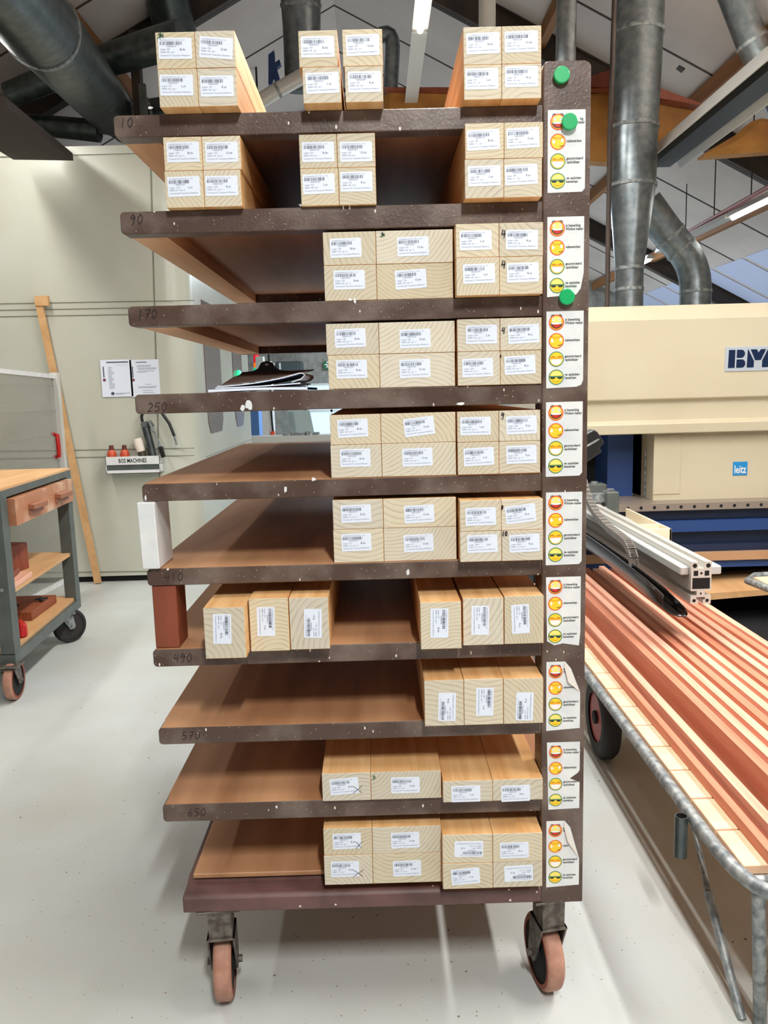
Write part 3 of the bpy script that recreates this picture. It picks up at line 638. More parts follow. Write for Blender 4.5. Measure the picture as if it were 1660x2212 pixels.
xe, ze = loop[-1]; loop += [(xe+.008, ze-.001), (xe+.010, ze-.006), (xe+.002, ze-.013), (xe-.018, ze-.019)]
sheet(loop, D+.015, D+.29, .0018, 'paper_sheet', PW)
board = MB().add([(X0+.024, D+.03, z+.0165), (X1-.085, D+.03, z+.0275), (X1-.004, D+.05, z+.042), (X1-.006, D+.29, z+.052), (X0+.03, D+.29, z+.046), (X0+.035, D+.12, z+.034)], [(0, 1, 2, 3, 4, 5)])
board.add([v+Vector((0, 0, -.0025)) for v in board.v[:6]], [(5, 4, 3, 2, 1, 0)]); board.f += [(i, (i+1) % 6, 6+(i+1) % 6, 6+i) for i in range(6)]; board.m += [0]*6
sub(board, 'board', mat('hardboard', (88, 70, 60), .6), cb)
yc = D+.27; cx = at(577, 800, Y=yc).x; zc = at(577, 806, Y=yc).z
cl = MB().prism([(cx-.07, zc-.004), (cx+.07, zc-.004), (cx+.062, zc+.004), (cx+.035, zc+.006), (cx+.022, zc+.012), (cx+.014, zc+.026), (cx, zc+.030), (cx-.014, zc+.026), (cx-.022, zc+.012), (cx-.035, zc+.006), (cx-.062, zc+.004)], 'y', yc, yc+.004)
cl.disc((cx, yc-.0006, zc+.021), .005, 14, 1, 'y', .003)
sub(cl, 'clip', [mat('clip_dark', (44, 30, 26), .4, .3), MT['white']], cb)
# ------------------------------------------------------------------ cream cabin behind at left
WY = 6.55; WT = 3.4
cabx = -1.66; sx = -1.46; cy0 = WY+.2
cab = empty('machine_cabin', (-2.6, WY, 0), 'large cream sheet metal cabin with rounded corner behind the rack', 'machine')
prof = [(-4.6, WY)]+[(cabx+.2*math.sin(math.radians(t)), cy0-.2*math.cos(math.radians(t))) for t in range(0, 91, 9)]+[(sx, 9.45), (-4.6, 9.45)]
sub(MB().prism(prof, 'z', .05, WT), 'cabin_shell', MT['cream'], cab, smooth=True)
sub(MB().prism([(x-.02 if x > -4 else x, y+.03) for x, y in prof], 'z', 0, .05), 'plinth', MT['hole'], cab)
def seam(a, b, w, name='panel_seam'):
    A = at(*a, Y=WY-.002); B = at(*b, Y=WY-.002); return sub(MB().bar(A, B, w, .003, up=(0, 1, 0)), name, mat('seam', (122, 122, 104), .6), cab)
seam((325, 330), (351, 1254), .009)
for y in (655, 669, 683): seam((-60, y+2), (420, y-6), .006)
for y in (974, 990): seam((-60, y+2), (420, y-6), .006)
seam((-60, 1239), (420, 1233), .006)
sub(MB().box((-4.6, WY-.012, WT-.06), (cabx, WY, WT)), 'top_trim', MT['cream'], cab)
for i, (ya, yb) in enumerate(((7.05, 7.76), (8.42, 8.98))):
    z0 = 1.17
    pl = [(ya+.1, z0), (yb-.1, z0), (yb-.02, z0+.10), (yb, z0+.35), (yb, 2.3), (ya, 2.3), (ya, z0+.35), (ya+.02, z0+.10)]
    sub(MB().prism(pl, 'x', sx, sx+.006), 'cabin_window', mat('tinted_pane', (104, 84, 78), .15), cab)
for zz in (.98, .9): sub(MB().box((sx, 6.9, zz), (sx+.004, 9.4, zz+.008)), 'panel_seam', mat('seam2', (150, 156, 150), .6), cab)
# papers on the cabin
for i, (x0, x1, y0, y1, lab) in enumerate(((221, 284, 776, 858, 'white printed sheet with black bar at the left on the cabin wall'), (284, 343, 776, 858, 'white printed notice at the right on the cabin wall'))):
    A = at(x0+1, y1, Y=WY-.006); B = at(x1-1, y0, Y=WY-.006); w = B.x-A.x; h = B.z-A.z
    s_ = MB().box((A.x, WY-.008, A.z), (B.x, WY-.006, B.z)).build('printed_notice', MT['paper'], at_=(A.x, WY-.006, A.z)); tag(s_, lab, 'notice', 'notices on the cabin')
    t = MB(); X = lambda f: A.x+w*f; Zf = lambda f: B.z-h*f
    def R_(a, b, c, d, mi=0): t.add([(X(a), 0, Zf(d)), (X(b), 0, Zf(d)), (X(b), 0, Zf(c)), (X(a), 0, Zf(c))], [(0, 1, 2, 3)], mi)
    if i == 0:
        R_(.2, .9, .055, .085)
        for k in range(22): R_(.24, .24+random.uniform(.08, .2), .2+k*.027, .208+k*.027, 1)
        for k in range(7): R_(.5+k*.06, .51+k*.06, .13, .16, 1)
        R_(.42, .9, .9, .912, 1); R_(.42, .7, .925, .935, 1); t.disc((X(.34), 0, Zf(.91)), w*.055, 16, 0)
    else:
        R_(.22, .6, .06, .08)
        for (yy, a, b) in ((.15, .25, .75), (.18, .25, .7), (.22, .25, .92), (.25, .3, .9), (.3, .25, .85), (.33, .25, .6), (.66, .5, .7), (.72, .25, .9), (.75, .25, .85), (.82, .4, .75), (.88, .4, .8)): R_(a, b, yy, yy+.01, 1)
    R_(.075, .11, .18, .48); t.disc((X(.1), 0, Zf(.54)), w*.05, 16, 2)
    t.v = [v+Vector((0, WY-.0088, 0)) for v in t.v]
    sub(t, 'print', [MT['ink'], MT['inkl'], mat('stamp_maroon', (120, 60, 72), .5)], s_)
# small holder with lettering, and what stands in it
A = at(231, 1024, Y=WY-.1); B = at(350, 984, Y=WY-.1); yb = WY-.005
hx0, hx1, hz0, hz1 = A.x, at(346, 1000, Y=WY-.1).x, A.z, B.z
hold = empty('tool_holder', (hx0, yb, hz0), 'small white lettered metal tray fixed to the cabin wall', 'tray')
h = MB(); lipz = hz0+(hz1-hz0)*.2; topz = hz0+(hz1-hz0)*.52; yf = WY-.11
h.box((hx0, yf, hz0), (hx1, yb, hz0+.004)).box((hx0, yf, hz0), (hx1, yf+.004, lipz)).box((hx0, yf, topz), (hx1, yf+.004, hz1)).box((hx0, yf, hz0), (hx0+.004, yb, hz1)).box((hx1-.004, yf, hz0), (hx1+.0, yb, hz1)).box((hx0, yb-.004, hz0), (hx1, yb, hz1))
h.box((hx0, yf+.004, topz), (hx1, yb, topz+.003))
sub(h, 'tray', MT['white'], hold)
sub(MB().box((hx0+.006, yf+.006, hz0+.005), (hx1-.006, yf+.01, topz)), 'dark_insert', MT['steelgrey'], hold)
t = MB(); put_text(t, 'BOS MACHINES', 0, 0, .046, 0, (hx1-hx0)*.52, True); t.v = [Vector((hx0+(hx1-hx0)*.24+v.x, yf-.001, topz+(hz1-topz)*.25+v.z)) for v in t.v]
sub(t, 'lettering', MT['pen'], hold)
trz = topz+.004
for (x, c, lab) in ((242, (96, 84, 56), 'left orange cup with a dark lid in the white wall tray'), (270, (150, 66, 40), 'right orange cup beside the brush in the white wall tray')):
    P = at(x, 985, Y=WY-.06); e = empty('small_pot', (P.x, P.y, trz), lab, 'pot', 'pots in the wall tray')
    sub(MB().tube([(P.x, P.y, trz), (P.x, P.y, trz+.08), (P.x, P.y, trz+.10), (P.x, P.y, trz+.115)], [.036, .036, .030, .018], 16), 'pot_body', mat('pot_orange', (196, 78, 44), .4), e, smooth=True)
    sub(MB().tube([(P.x, P.y, trz+.115), (P.x, P.y, trz+.15)], [.02, .016], 14), 'pot_lid', mat('pot_lid', (92, 40, 26), .5), e)
P = at(312, 985, Y=WY-.06); Q = at(297, 950, Y=WY-.06); e = empty('round_brush', (P.x, P.y, trz), 'short round brush with white bristles leaning in the wall tray', 'brush')
a, b = Vector((P.x, P.y, trz+.002)), Vector((Q.x, Q.y, Q.z)); d = (b-a)
sub(MB().tube([a, a+d*.55], .03, 16), 'brush_ferrule', mat('ferrule', (66, 62, 48), .5), e)
sub(MB().tube([a+d*.5, a+d*.9, a+d*1.05], [.034, .04, .034], 16), 'bristles', mat('bristle', (226, 214, 200), .9), e, smooth=True)
g0 = at(333, 980, Y=WY-.06); g1 = at(315, 922, Y=WY-.06); e = empty('grease_gun', (g0.x, g0.y, trz), 'grey grease gun with black hose and lever standing in the wall tray', 'grease gun')
g0 = Vector((g0.x, g0.y, trz+.002))
sub(MB().tube([g0, g1], .031, 20), 'barrel', MT['galdark'], e, smooth=True)
head = at(311, 912, Y=WY-.06); sub(MB().bar(g1, head, .05, .05).bar(at(322, 910, Y=WY-.06), at(330, 922, Y=WY-.06), .03, .03), 'gun_head', MT['steelgrey'], e)
l0 = at(323, 910, Y=WY-.09); l1 = at(347, 965, Y=WY-.09); l2 = at(354, 988, Y=WY-.09)
sub(MB().bar(l0, l1, .03, .012), 'lever', MT['galdull'], e); sub(MB().bar(l1, l2, .036, .03), 'lever_grip', MT['black'], e)
hz = [at(308, 912, Y=WY-.06), at(306, 900, Y=WY-.06), at(312, 880, Y=WY-.06), at(334, 866, Y=WY-.06), at(352, 895, Y=WY-.06), at(366, 915, Y=WY-.06), at(377, 942, Y=WY-.06)]
sub(MB().tube(hz, .012, 10), 'hose', MT['black'], e, smooth=True); sub(MB().tube([hz[-1], at(382, 961, Y=WY-.06)], .009, 8), 'hose_tip', MT['galdull'], e)
# leaning wooden stick
a = at(217, 1258, Z=.0); a = Vector((a.x, WY-.06, 0)); b = at(83, 648, Y=WY-.04)
st = empty('wooden_stick', a, 'long pale wooden stick with small end block leaning on the cabin', 'stick')
sub(MB().bar(a+Vector((0, 0, .01)), b, .055, .02, up=(0, 1, 0)), 'shaft', MT['plytop'], st)
c = at(90, 648, Y=WY-.045); sub(MB().box((c.x-.05, WY-.06, c.z-.045), (c.x+.055, WY-.03, c.z+.03)), 'end_block', MT['plytop'], st)
# mesh gate
ga = at(-40, 797, Y=5.1); gb = at(118, 814, Y=6.05); gx0, gy0, gx1, gy1 = ga.x, 5.1, gb.x, 6.05
gt0, gt1 = ga.z, gb.z; gz = .16
gate = empty('mesh_gate', (gx1, gy1, 0), 'white framed wire mesh gate with red handle behind the workbench', 'gate')
def gp(t, z): return Vector((gx0+(gx1-gx0)*t, gy0+(gy1-gy0)*t, z))
f = MB().bar(gp(0, gt0), gp(1, gt1), .03, .03).bar(gp(0, gz), gp(1, gz), .03, .03).bar(gp(0, .85), gp(.99, .92), .03, .03).bar(gp(0, gz), gp(0, gt0), .03, .03)
sub(f, 'gate_frame', MT['white'], gate)
sub(MB().bar(gp(1, 0), gp(1, gt1+.03), .055, .055), 'gate_post', MT['reflector'], gate)
m = MB(); n = 84
for k in range(1, n): t_ = k/n; m.bar(gp(t_, gz), gp(t_, gt0+(gt1-gt0)*t_), .0024, .0024)
for k in range(1, 9): m.bar(gp(0, gz+k*.18), gp(1, gz+k*.18), .004, .004)
sub(m, 'wire_mesh', mat('mesh_wire', (150, 150, 142), .5), gate)
hp = at(124, 962, Y=6.0)
hm = MB().tube([hp+Vector((-.02, -.02, .085)), hp+Vector((.025, -.05, .075)), hp+Vector((.03, -.06, 0)), hp+Vector((.025, -.05, -.075)), hp+Vector((-.02, -.02, -.085))], .016, 10)
sub(hm, 'handle', MT['red'], gate, smooth=True)
# ------------------------------------------------------------------ workbench trolley
bxr = -1.845; bxl = -2.75; by0, by1 = 3.93, 5.05; skew = -.075
def bx(y): return bxr+skew*(y-by0)/(by1-by0)
zt = at(30, 1062, X=bx(by0)).z; 
ztop = at(20, 1056, Y=by0).z
bench = empty('workbench_trolley', ((bxr+bxl)/2, (by0+by1)/2, 0), 'grey steel workbench trolley with wooden top and drawer at the left', 'workbench')
def slab(z0, z1, inset=0, dx=0): 
    return [(bxl+inset, by0+inset), (bx(by0)-inset+dx, by0+inset), (bx(by1)-inset+dx, by1-inset), (bxl+inset, by1-inset)]
sub(MB().prism(slab(0, 0), 'z', ztop-.012, ztop), 'top_board', MT['plytop'], bench)
sub(MB().prism(slab(0, 0), 'z', ztop-.05, ztop-.012), 'top_frame', MT['steelgrey'], bench)
for (x, y) in ((bx(by0)-.035, by0+.035), (bx(by1)-.035, by1-.035), (bxl+.035, by0+.035), (bxl+.035, by1-.035)):
    lg = sub(MB().box((x-.035, y-.035, .24), (x+.035, y+.035, ztop-.05)), 'leg', MT['steelgrey'], bench)
    if y < 4.2:
        bo = MB()
        for z in (at(8, 1129, Y=by0).z, at(18, 1275, Y=by0).z): bo.tube([(x-.0, y-.035, z), (x-.0, y-.041, z)], .009, 10)
        sub(bo, 'bolt', MT['galdull'], lg)
zs = at(45, 1270, X=bx(by0)).z; zl = at(45, 1395, X=bx(by0)).z
sub(MB().prism(slab(0, 0, .02), 'z', zs-.02, zs), 'middle_shelf', MT['plytop'], bench)
sub(MB().prism(slab(0, 0, .02), 'z', zl-.02, zl), 'lower_shelf', MT['plytop'], bench)
sub(MB().prism(slab(0, 0, .0), 'z', zl-.075, zl-.021), 'bottom_frame', MT['steelgrey'], bench)
dz1 = ztop-.062; dz0 = dz1-.135
dr = sub(MB().prism([(bx(by0)-.5, by0+.09), (bx(by0)+.03, by0+.09), (bx(by1)+.03, by1-.06), (bx(by1)-.5, by1-.06)], 'z', dz0, dz1), 'drawer', mat('drawer_wood', (176, 118, 84), .5, noise=((206, 170, 140), 6, .5, .66)), bench)
for y in (by0+.36, by0+.80):
    x = bx(y)+.028; sub(MB().box((x, y-.09, dz0+.055), (x+.045, y+.09, dz0+.085)).box((x, y-.09, dz0+.03), (x+.02, y+.09, dz0+.055)), 'drawer_handle', mat('handle_wood', (150, 96, 68), .5), dr, bevel=.004)
caster(bench, bx(by0)-.03, by0+.0, zl-.075, .10, .045, math.radians(4), MT['wheel'], MT['wheelside'])
caster(bench, bx(by1)-.05, by1-.16, zl-.075, .105, .045, math.radians(-40), MT['rubber'], MT['rubber'], fork=MT['galdull'])
caster(bench, bxl+.06, by0+.06, zl-.075, .10, .045, math.radians(10), MT['wheel'], MT['wheelside'])
caster(bench, bxl+.06, by1-.12, zl-.075, .12, .05, math.radians(20), MT['rubber'], MT['rubber'])
def onbench(x0, x1, y0, y1, z, h, m_, name, label, cat, grp=None, rot=0, bevel=.002):
    x0 += .10; x1 += .10; c = Vector(((x0+x1)/2, (y0+y1)/2, z+.001)); mb = MB().box((x0-c.x, y0-c.y, 0), (x1-c.x, y1-c.y, h))
    o = mb.build(name, m_, bevel=bevel); o.location = c; o.rotation_euler = (0, 0, rot); return tag(o, label, cat, grp)
onbench(-2.5, -1.98, 4.02, 4.30, zs, .028, MT['meranti'], 'wood_offcut', 'pinkish board offcut lying lowest on the bench middle shelf', 'board', 'offcuts on the bench', .1)
onbench(-2.45, -2.02, 4.03, 4.25, zs+.030, .03, MT['dkwood'], 'wood_offcut', 'dark red board offcut atop another on the bench middle shelf', 'board', 'offcuts on the bench', .2)
onbench(-2.6, -2.12, 4.42, 4.60, zs, .15, MT['dkwood'], 'wood_offcut', 'upright dark brown board at the back of the bench middle shelf', 'board', 'offcuts on the bench', -.2)
jig = onbench(-2.42, -2.09, 4.46, 4.86, zl, .05, MT['redrail'], 'wooden_jig', 'brown wooden jig with black knobs on the bench lower shelf', 'jig', None, .04)
for (x, y) in ((.02, -.1), (.13, .05)):
    k = MB().tube([(x, y, .05), (x, y, .065)], .012, 8)
    for a in range(4): k.bar((x, y, .065), (x+.035*math.cos(a*1.57+.5), y+.035*math.sin(a*1.57+.5), .065), .014, .012)
    k.build('knob', MT['black'], jig).location = (0, 0, 0)
onbench(-2.5, -2.15, 4.25, 4.42, zl, .11, mat('grey_case', (112, 104, 100), .5), 'tool_case', 'grey brown case on the bench lower shelf behind the red piece', 'case', None, .3, .01)
rc = onbench(-2.35, -1.97, 4.05, 4.15, zl, .07, MT['red'], 'red_clamp', 'red plastic ribbed clamp on the bench lower shelf', 'clamp', None, .5, .01)
m = MB()
for k in range(6): m.box((-.02+k*.035, -.056, .005), (-.002+k*.035, .056, .076))
m.build('rib', MT['red'], rc, bevel=.003).location = (0, 0, 0)
# ------------------------------------------------------------------ far things between the shelves
def far(name, px0, py0, px1, py1, Y, dep, m_, label, cat, grp=None, bevel=0, floor=False):
    A = at(px0, py1, Y=Y); B = at(px1, py0, Y=Y); z0 = 0 if floor else A.z
    o = MB().box((A.x, Y, z0), (B.x, Y+dep, B.z)).build(name, m_, at_=((A.x+B.x)/2, Y, z0), bevel=bevel); return tag(o, label, cat, grp)
ex = far('exit_sign', 699, 780, 727, 797, BY-.06, .03, mat('sign_green', (20, 84, 48), .5, emit=(20, 90, 50), es=.25), 'green emergency exit sign on the far block wall', 'sign')
t = MB(); A = at(701, 795, Y=BY-.065)
t.add([(A.x+v[0], A.y, A.z+v[1]) for v in [(.02, 0), (.05, .03), (.03, .06), (.0, .05), (.0, .065), (.045, .08), (.07, .06), (.065, .03), (.09, 0), (.07, 0), (.05, .02), (.035, 0)]], [tuple(range(12))])
t.disc((A.x+.06, A.y, A.z+.105), .016, 12); t.box((A.x+.125, A.y, A.z-.0), (A.x+.14, A.y+.002, A.z+.12)); sub(t, 'pictogram', MT['white'], ex)
cabt = far('switch_cabinet', 598, 780, 652, 836, BY-.4, .38, mat('cabinet_grey', (66, 74, 74), .5), 'dark grey switch cabinet on the far wall behind the clipboard', 'cabinet', bevel=.02)
A = at(600, 796, Y=BY-.41); sub(MB().box((A.x-.08, A.y, A.z-.02), (A.x-.05, A.y+.01, A.z+.1)).box((A.x+.03, A.y, A.z-.02), (A.x+.06, A.y+.01, A.z+.1)), 'door_handle', MT['white'], cabt)
sl = empty('stack_light', at(555, 800, Y=13.2), 'red and orange signal lamp above the clipboard', 'signal lamp')
for (y0, y1, c, nm) in ((760, 783, (206, 30, 36), 'red_lens'), (784, 794, (238, 116, 30), 'orange_lens'), (794, 812, (40, 190, 140), 'green_lens')):
    a = at(554, y0, Y=13.2); b = at(554, y1, Y=13.2); sub(MB().tube([b, (b.x, b.y, a.z)], .045, 16), nm, mat(nm, c, .3, emit=c, es=.6), sl)
a = at(554, 812, Y=13.2); sub(MB().tube([(a.x, a.y, 0), a], .03, 12), 'lamp_pole', MT['reflector'], sl)
far('slim_post', 561, 770, 568, 955, 12.4, .2, mat('pillar_paint', (206, 208, 196), .5), 'slim pale green white post left of the square white column', 'post', floor=True)
_g = at(513, 812, X=sx); tag(MB().tube([(sx+.001, _g.y, _g.z), (sx+.03, _g.y, _g.z), (sx+.05, _g.y, _g.z)], [.06, .06, .03], 20).build('green_lamp', mat('green_lamp', (40, 220, 150), .4, emit=(40, 220, 150), es=1), at_=(sx, _g.y, _g.z)), 'small round glowing green lamp on the cabin side', 'lamp')
far('blue_locker', 540, 860, 557, 943, 11.5, .4, mat('locker_blue', (92, 132, 190), .45), 'tall light blue locker at the end of the cabin', 'locker', floor=True)
far('red_box', 559, 860, 568, 908, BY-.35, .34, mat('box_red', (140, 20, 34), .5), 'dark red box on the wall beyond the blue locker', 'box')
wc = far('white_post', 569, 780, 584, 954, 10.2, .2, MT['white'], 'white square column seen under the clipboard shelf', 'column', floor=True)
pn = MB().prism([(at(585, 0, Y=10.6).x, at(585, 888, Y=10.6).z), (at(634, 0, Y=10.6).x, at(634, 888, Y=10.6).z), (at(672, 0, Y=10.6).x, 0), (at(600, 0, Y=10.6).x, 0)], 'y', 10.6, 10.64)
pt = pn.build('leaning_panel', mat('panel_pale', (176, 190, 186), .5)); tag(pt, 'pale grey ribbed panel tilted beyond the rack', 'panel')
r_ = MB()
for k in range(8): r_.bar(at(608+k*3.4, 890, Y=10.59), at(613+k*4, 946, Y=10.59), .006, .006)
r_.build('rib', mat('panel_rib', (128, 144, 150), .5), pt)
pen = MB().tube([(at(584, 800, Y=10.1).x, 10.1, roofz(-.8)-.02), at(586, 890, Y=10.1), at(590, 932, Y=10.1)], .012, 8).build('hanging_cable', MT['black']); tag(pen, 'black hanging cable with an orange grip before the pale panel', 'cable')
MB().tube([at(589, 932, Y=10.1), at(590, 945, Y=10.1)], .03, 10).build('grip', mat('grip_or', (226, 88, 50), .5), pen)
tb = empty('far_worktable', at(600, 950, Y=9.7), 'long pale worktable seen above the empty shelf board', 'table')
A = at(538, 941, Y=10.0); B = at(740, 941, Y=10.0); sub(MB().box((A.x, 9.7, A.z-.14), (B.x+.8, 10.0, A.z)), 'table_top', MT['reflector'], tb)
for x in (A.x+.1, B.x+.5): sub(MB().box((x, 9.75, 0), (x+.08, 9.85, A.z-.14)), 'leg', MT['steelgrey'], tb)
tools = MB()
for k in range(5): a = at(612+k*16, 938, Y=9.8); tools.box((a.x, 9.75, A.z), (a.x+.06+.02*(k % 3), 9.85, A.z+.03+.015*(k % 2)))
tag(tools.build('machine_fence', MT['galdull']), 'low metal fittings along the far pale worktable', 'fitting')
# ------------------------------------------------------------------ low timber cart at the right
CZ = .4; rr = .017
cart = empty('timber_cart', (1.15, 2.6, 0), 'low tubular steel cart with plywood slat deck at the right', 'cart')
rail = [(.79, 4.6, CZ-.012), (.79, 1.80, CZ-.012), (.797, 1.72, CZ-.012), (.815, 1.655, CZ-.012), (.85, 1.61, CZ-.012), (.90, 1.585, CZ-.012), (1.6, 1.57, CZ-.012)]
sub(MB().tube(rail, rr, 20), 'edge_rail', MT['galdull'], cart, smooth=True)
sub(MB().tube([(.80, 1.685, CZ-.02), (1.6, 1.685, CZ-.02)], .013, 16), 'cross_tube', MT['galdull'], cart, smooth=True)
sub(MB().tube([(1.62, 4.6, CZ-.012), (1.62, 1.57, CZ-.012)], rr, 16), 'edge_rail', MT['galdull'], cart, smooth=True)
ys = [at(a, b, Z=CZ).y for a, b in ((1605, 1873), (1550, 1793), (1497, 1725), (1449, 1664), (1407, 1613), (1372, 1567), (1341, 1527), (1312, 1488), (1288, 1454), (1264, 1424))]
step = ys[-1]-ys[-2]
while ys[-1] < 4.4: ys.append(ys[-1]+.145)
for k in range(len(ys)-1):
    o = MB().box((.812, ys[k]+.002, CZ-.020), (1.60, ys[k+1]-.006, CZ+.002))
    sub(o, 'deck_slat', MT['plank'], cart, bevel=.0015)
def leg(a, b, r=.019): sub(MB().tube([a, b], r, 16), 'leg', MT['galdull'], cart, smooth=True)
leg((.822, 1.655, CZ-.025), (.862, 1.70, 0), .015); _l = at(1530, 1925, X=.815); leg(_l, (.828, 1.72, 0), .011); sub(MB().tube([_l, (_l.x+.03, _l.y+.25, CZ-.02)], .008, 12), 'brace', MT['galdull'], cart)
leg((1.5, 1.6, CZ-.02), (1.5, 1.6, 0))
# pneumatic wheels
def bigwheel(x, y):
    r, w = .165, .075; n = 40; prof = [(r*.60, -w*.45), (r*.8, -w/2), (r*.93, -w*.42), (r, -w*.22), (r, w*.22), (r*.93, w*.42), (r*.8, w/2), (r*.60, w*.45)]; m_ = len(prof); vs = []; fs = []
    for k in range(n):
        t = 2*math.pi*k/n; vs += [(x+q[1], y+math.cos(t)*q[0], r+math.sin(t)*q[0]) for q in prof]
    for k in range(n):
        for j in range(m_-1): fs.append((k*m_+j, k*m_+j+1, ((k+1) % n)*m_+j+1, ((k+1) % n)*m_+j))
    tr = sub(MB().add(vs, fs), 'tyre', MT['rubber'], cart, smooth=True)
    sub(MB().tube([(x-w*.36, y, r), (x-w*.2, y, r), (x+w*.36, y, r)], [r*.62, r*.5, r*.62], 32), 'rim', mat('rim_red', (150, 52, 48), .5), tr, smooth=True)
    sub(MB().tube([(x-w*.5, y, r), (x+w*.5, y, r)], r*.16, 16), 'hub', MT['hole'], tr)
bigwheel(.885, 3.13); bigwheel(1.52, 3.13)
sub(MB().tube([(.885, 3.13, .165), (1.52, 3.13, .165)], .012, 10).box((.93, 3.1, .165), (.96, 3.16, CZ-.02)), 'axle', MT['steelgrey'], cart)
# stake socket: an open pipe
P = at(1473, 1762, X=.755); Q = at(1470, 1848, X=.755); n = 28
so = MB().tube([(P.x, P.y, Q.z), (P.x, P.y, P.z)], .0165, n, cap=False); si = MB().tube([(P.x, P.y, Q.z), (P.x, P.y, P.z)], .0135, n, cap=False)
mm = MB(); mm.add(so.v, so.f, 0); mm.add(si.v, [f[::-1] for f in si.f], 1)
for base in (0, n): mm.f += [(base+k, base+(k+1) % n, 2*n+base+(k+1) % n, 2*n+base+k) for k in range(n)]; mm.m += [0]*n
sub(mm, 'stake_socket', [MT['galdark'], MT['hole']], cart, smooth=True)
# timbers on the cart
def profile_timber(x0, w, z0, h, y0, y1, m_, label, rebate=True):
    c = MB(); g = .0006
    if rebate: poly = [(x0+g, z0), (x0+w-g, z0), (x0+w-g, z0+h-.018), (x0+w*.62, z0+h-.018), (x0+w*.62, z0+h), (x0+g, z0+h)]
    else: poly = [(x0+g, z0), (x0+w-g, z0), (x0+w-g, z0+h), (x0+g, z0+h)]
    o = c.prism(poly, 'y', y0, y1).build('red_timber', m_, at_=(x0+w/2, y0, z0)); return tag(o, label, 'timber', 'red timbers on the cart')
DZ = CZ+.0032
words = ['nearest the rack', 'second from the rack', 'third from the rack', 'fourth from the rack', 'fifth from the rack', 'sixth from the rack', 'seventh from the rack', 'eighth from the rack', 'ninth from the rack', 'tenth from the rack', 'eleventh from the rack', 'twelfth from the rack']
profile_timber(.868, .036, DZ, .030, 1.32, 4.35, MT['merantid'], 'deep red timber lowest on the cart, at the plywood edge of the load')
profile_timber(.904, .046, DZ, .052, 1.30, 4.32, MT['meranti'], 'reddish rebated timber beside the dark gap on the cart')
for k in range(11):
    profile_timber(.972+k*.0475, .0475, DZ, .10+.0006*k, 1.30+random.uniform(-.03, .03), 4.35+random.uniform(-.05, .05), MT['meranti'] if k % 3 else MT['merantid'], 'long red rebated timber in the main load, %s past the gap' % words[k].replace(' from the rack', '').replace('nearest the rack', 'first'))
# ------------------------------------------------------------------ aluminium beam, chute, chain of the saw feed
PY0, PY1 = 3.05, 4.92
L0 = at(1492, 1305, Y=PY0); R0_ = at(1539, 1213, Y=PY0); x0, x1, z0, z1 = L0.x, R0_.x, L0.z, R0_.z; w = x1-x0; h = z1-z0
beam = empty('aluminium_profile', ((x0+x1)/2, PY0, z0), 'slotted aluminium profile beam over the red timbers', 'aluminium profile')
poly = [(0, 0), (.36, 0), (.36, .08), (.30, .08), (.30, .17), (.70, .17), (.70, .08), (.64, .08), (.64, 0), (1, 0), (1, .20), (.93, .2), (.93, .22), (.70, .22), (.70, .30), (.93, .30), (.93, .32), (1, .32), (1, .78), (.93, .8), (.78, .8), (.78, .70), (.68, .70), (.68, .80), (1, .86), (1, 1), (.66, 1), (.66, .86), (.34, .86), (.34, 1), (0, 1), (0, .86), (.32, .80), (.32, .70), (.22, .70), (.22, .8), (.07, .8), (0, .78), (0, .32), (.07, .32), (.07, .30), (.30, .30), (.30, .22), (.07, .22), (.07, .20), (0, .20)]
poly = [(0, 0), (.38, 0), (.38, .1), (.28, .1), (.28, .16), (.72, .16), (.72, .1), (.62, .1), (.62, 0), (1, 0), (1, .2), (.7, .2), (.7, .31), (1, .31), (1, .74), (1, 1), (.66, 1), (.66, .84), (.34, .84), (.34, 1), (0, 1), (0, .31), (.3, .31), (.3, .2), (0, .2)]
bm_ = sub(MB().prism([(x0+w*a, z0+h*b) for a, b in poly], 'y', PY0, PY1), 'profile', MT['alu'], beam)
for (a, b, r) in ((.18, .08, .085), (.82, .08, .085), (.17, .91, .11), (.83, .91, .11), (.5, .25, .05), (.5, .73, .06)):
    sub(MB().disc((x0+w*a, PY0-.0006, z0+h*b), w*r, 20), 'hollow_chamber', MT['hole'], beam)
for (a0, b0, a1, b1) in ((.07, .36, .93, .62), (.12, .67, .34, .79), (.66, .67, .88, .79)):
    sub(MB().add([(x0+w*a0, PY0-.0006, z0+h*b0), (x0+w*a1, PY0-.0006, z0+h*b0), (x0+w*a1, PY0-.0006, z0+h*b1), (x0+w*a0, PY0-.0006, z0+h*b1)], [(0, 1, 2, 3)]), 'hollow_chamber', MT['hole'], beam)
a = at(1470, 1243, Y=PY0+.02); b = at(1560, 1222, Y=PY0+.02)
sub(MB().box((a.x, PY0+.02, a.z), (x0-.001, 4.9, b.z)), 'support_bar', MT['aluend'], beam, bevel=.004)
sub(MB().box((x1+.001, PY0+.02, a.z), (b.x, PY0+.12, b.z)), 'support_bar', MT['aluend'], beam, bevel=.004)

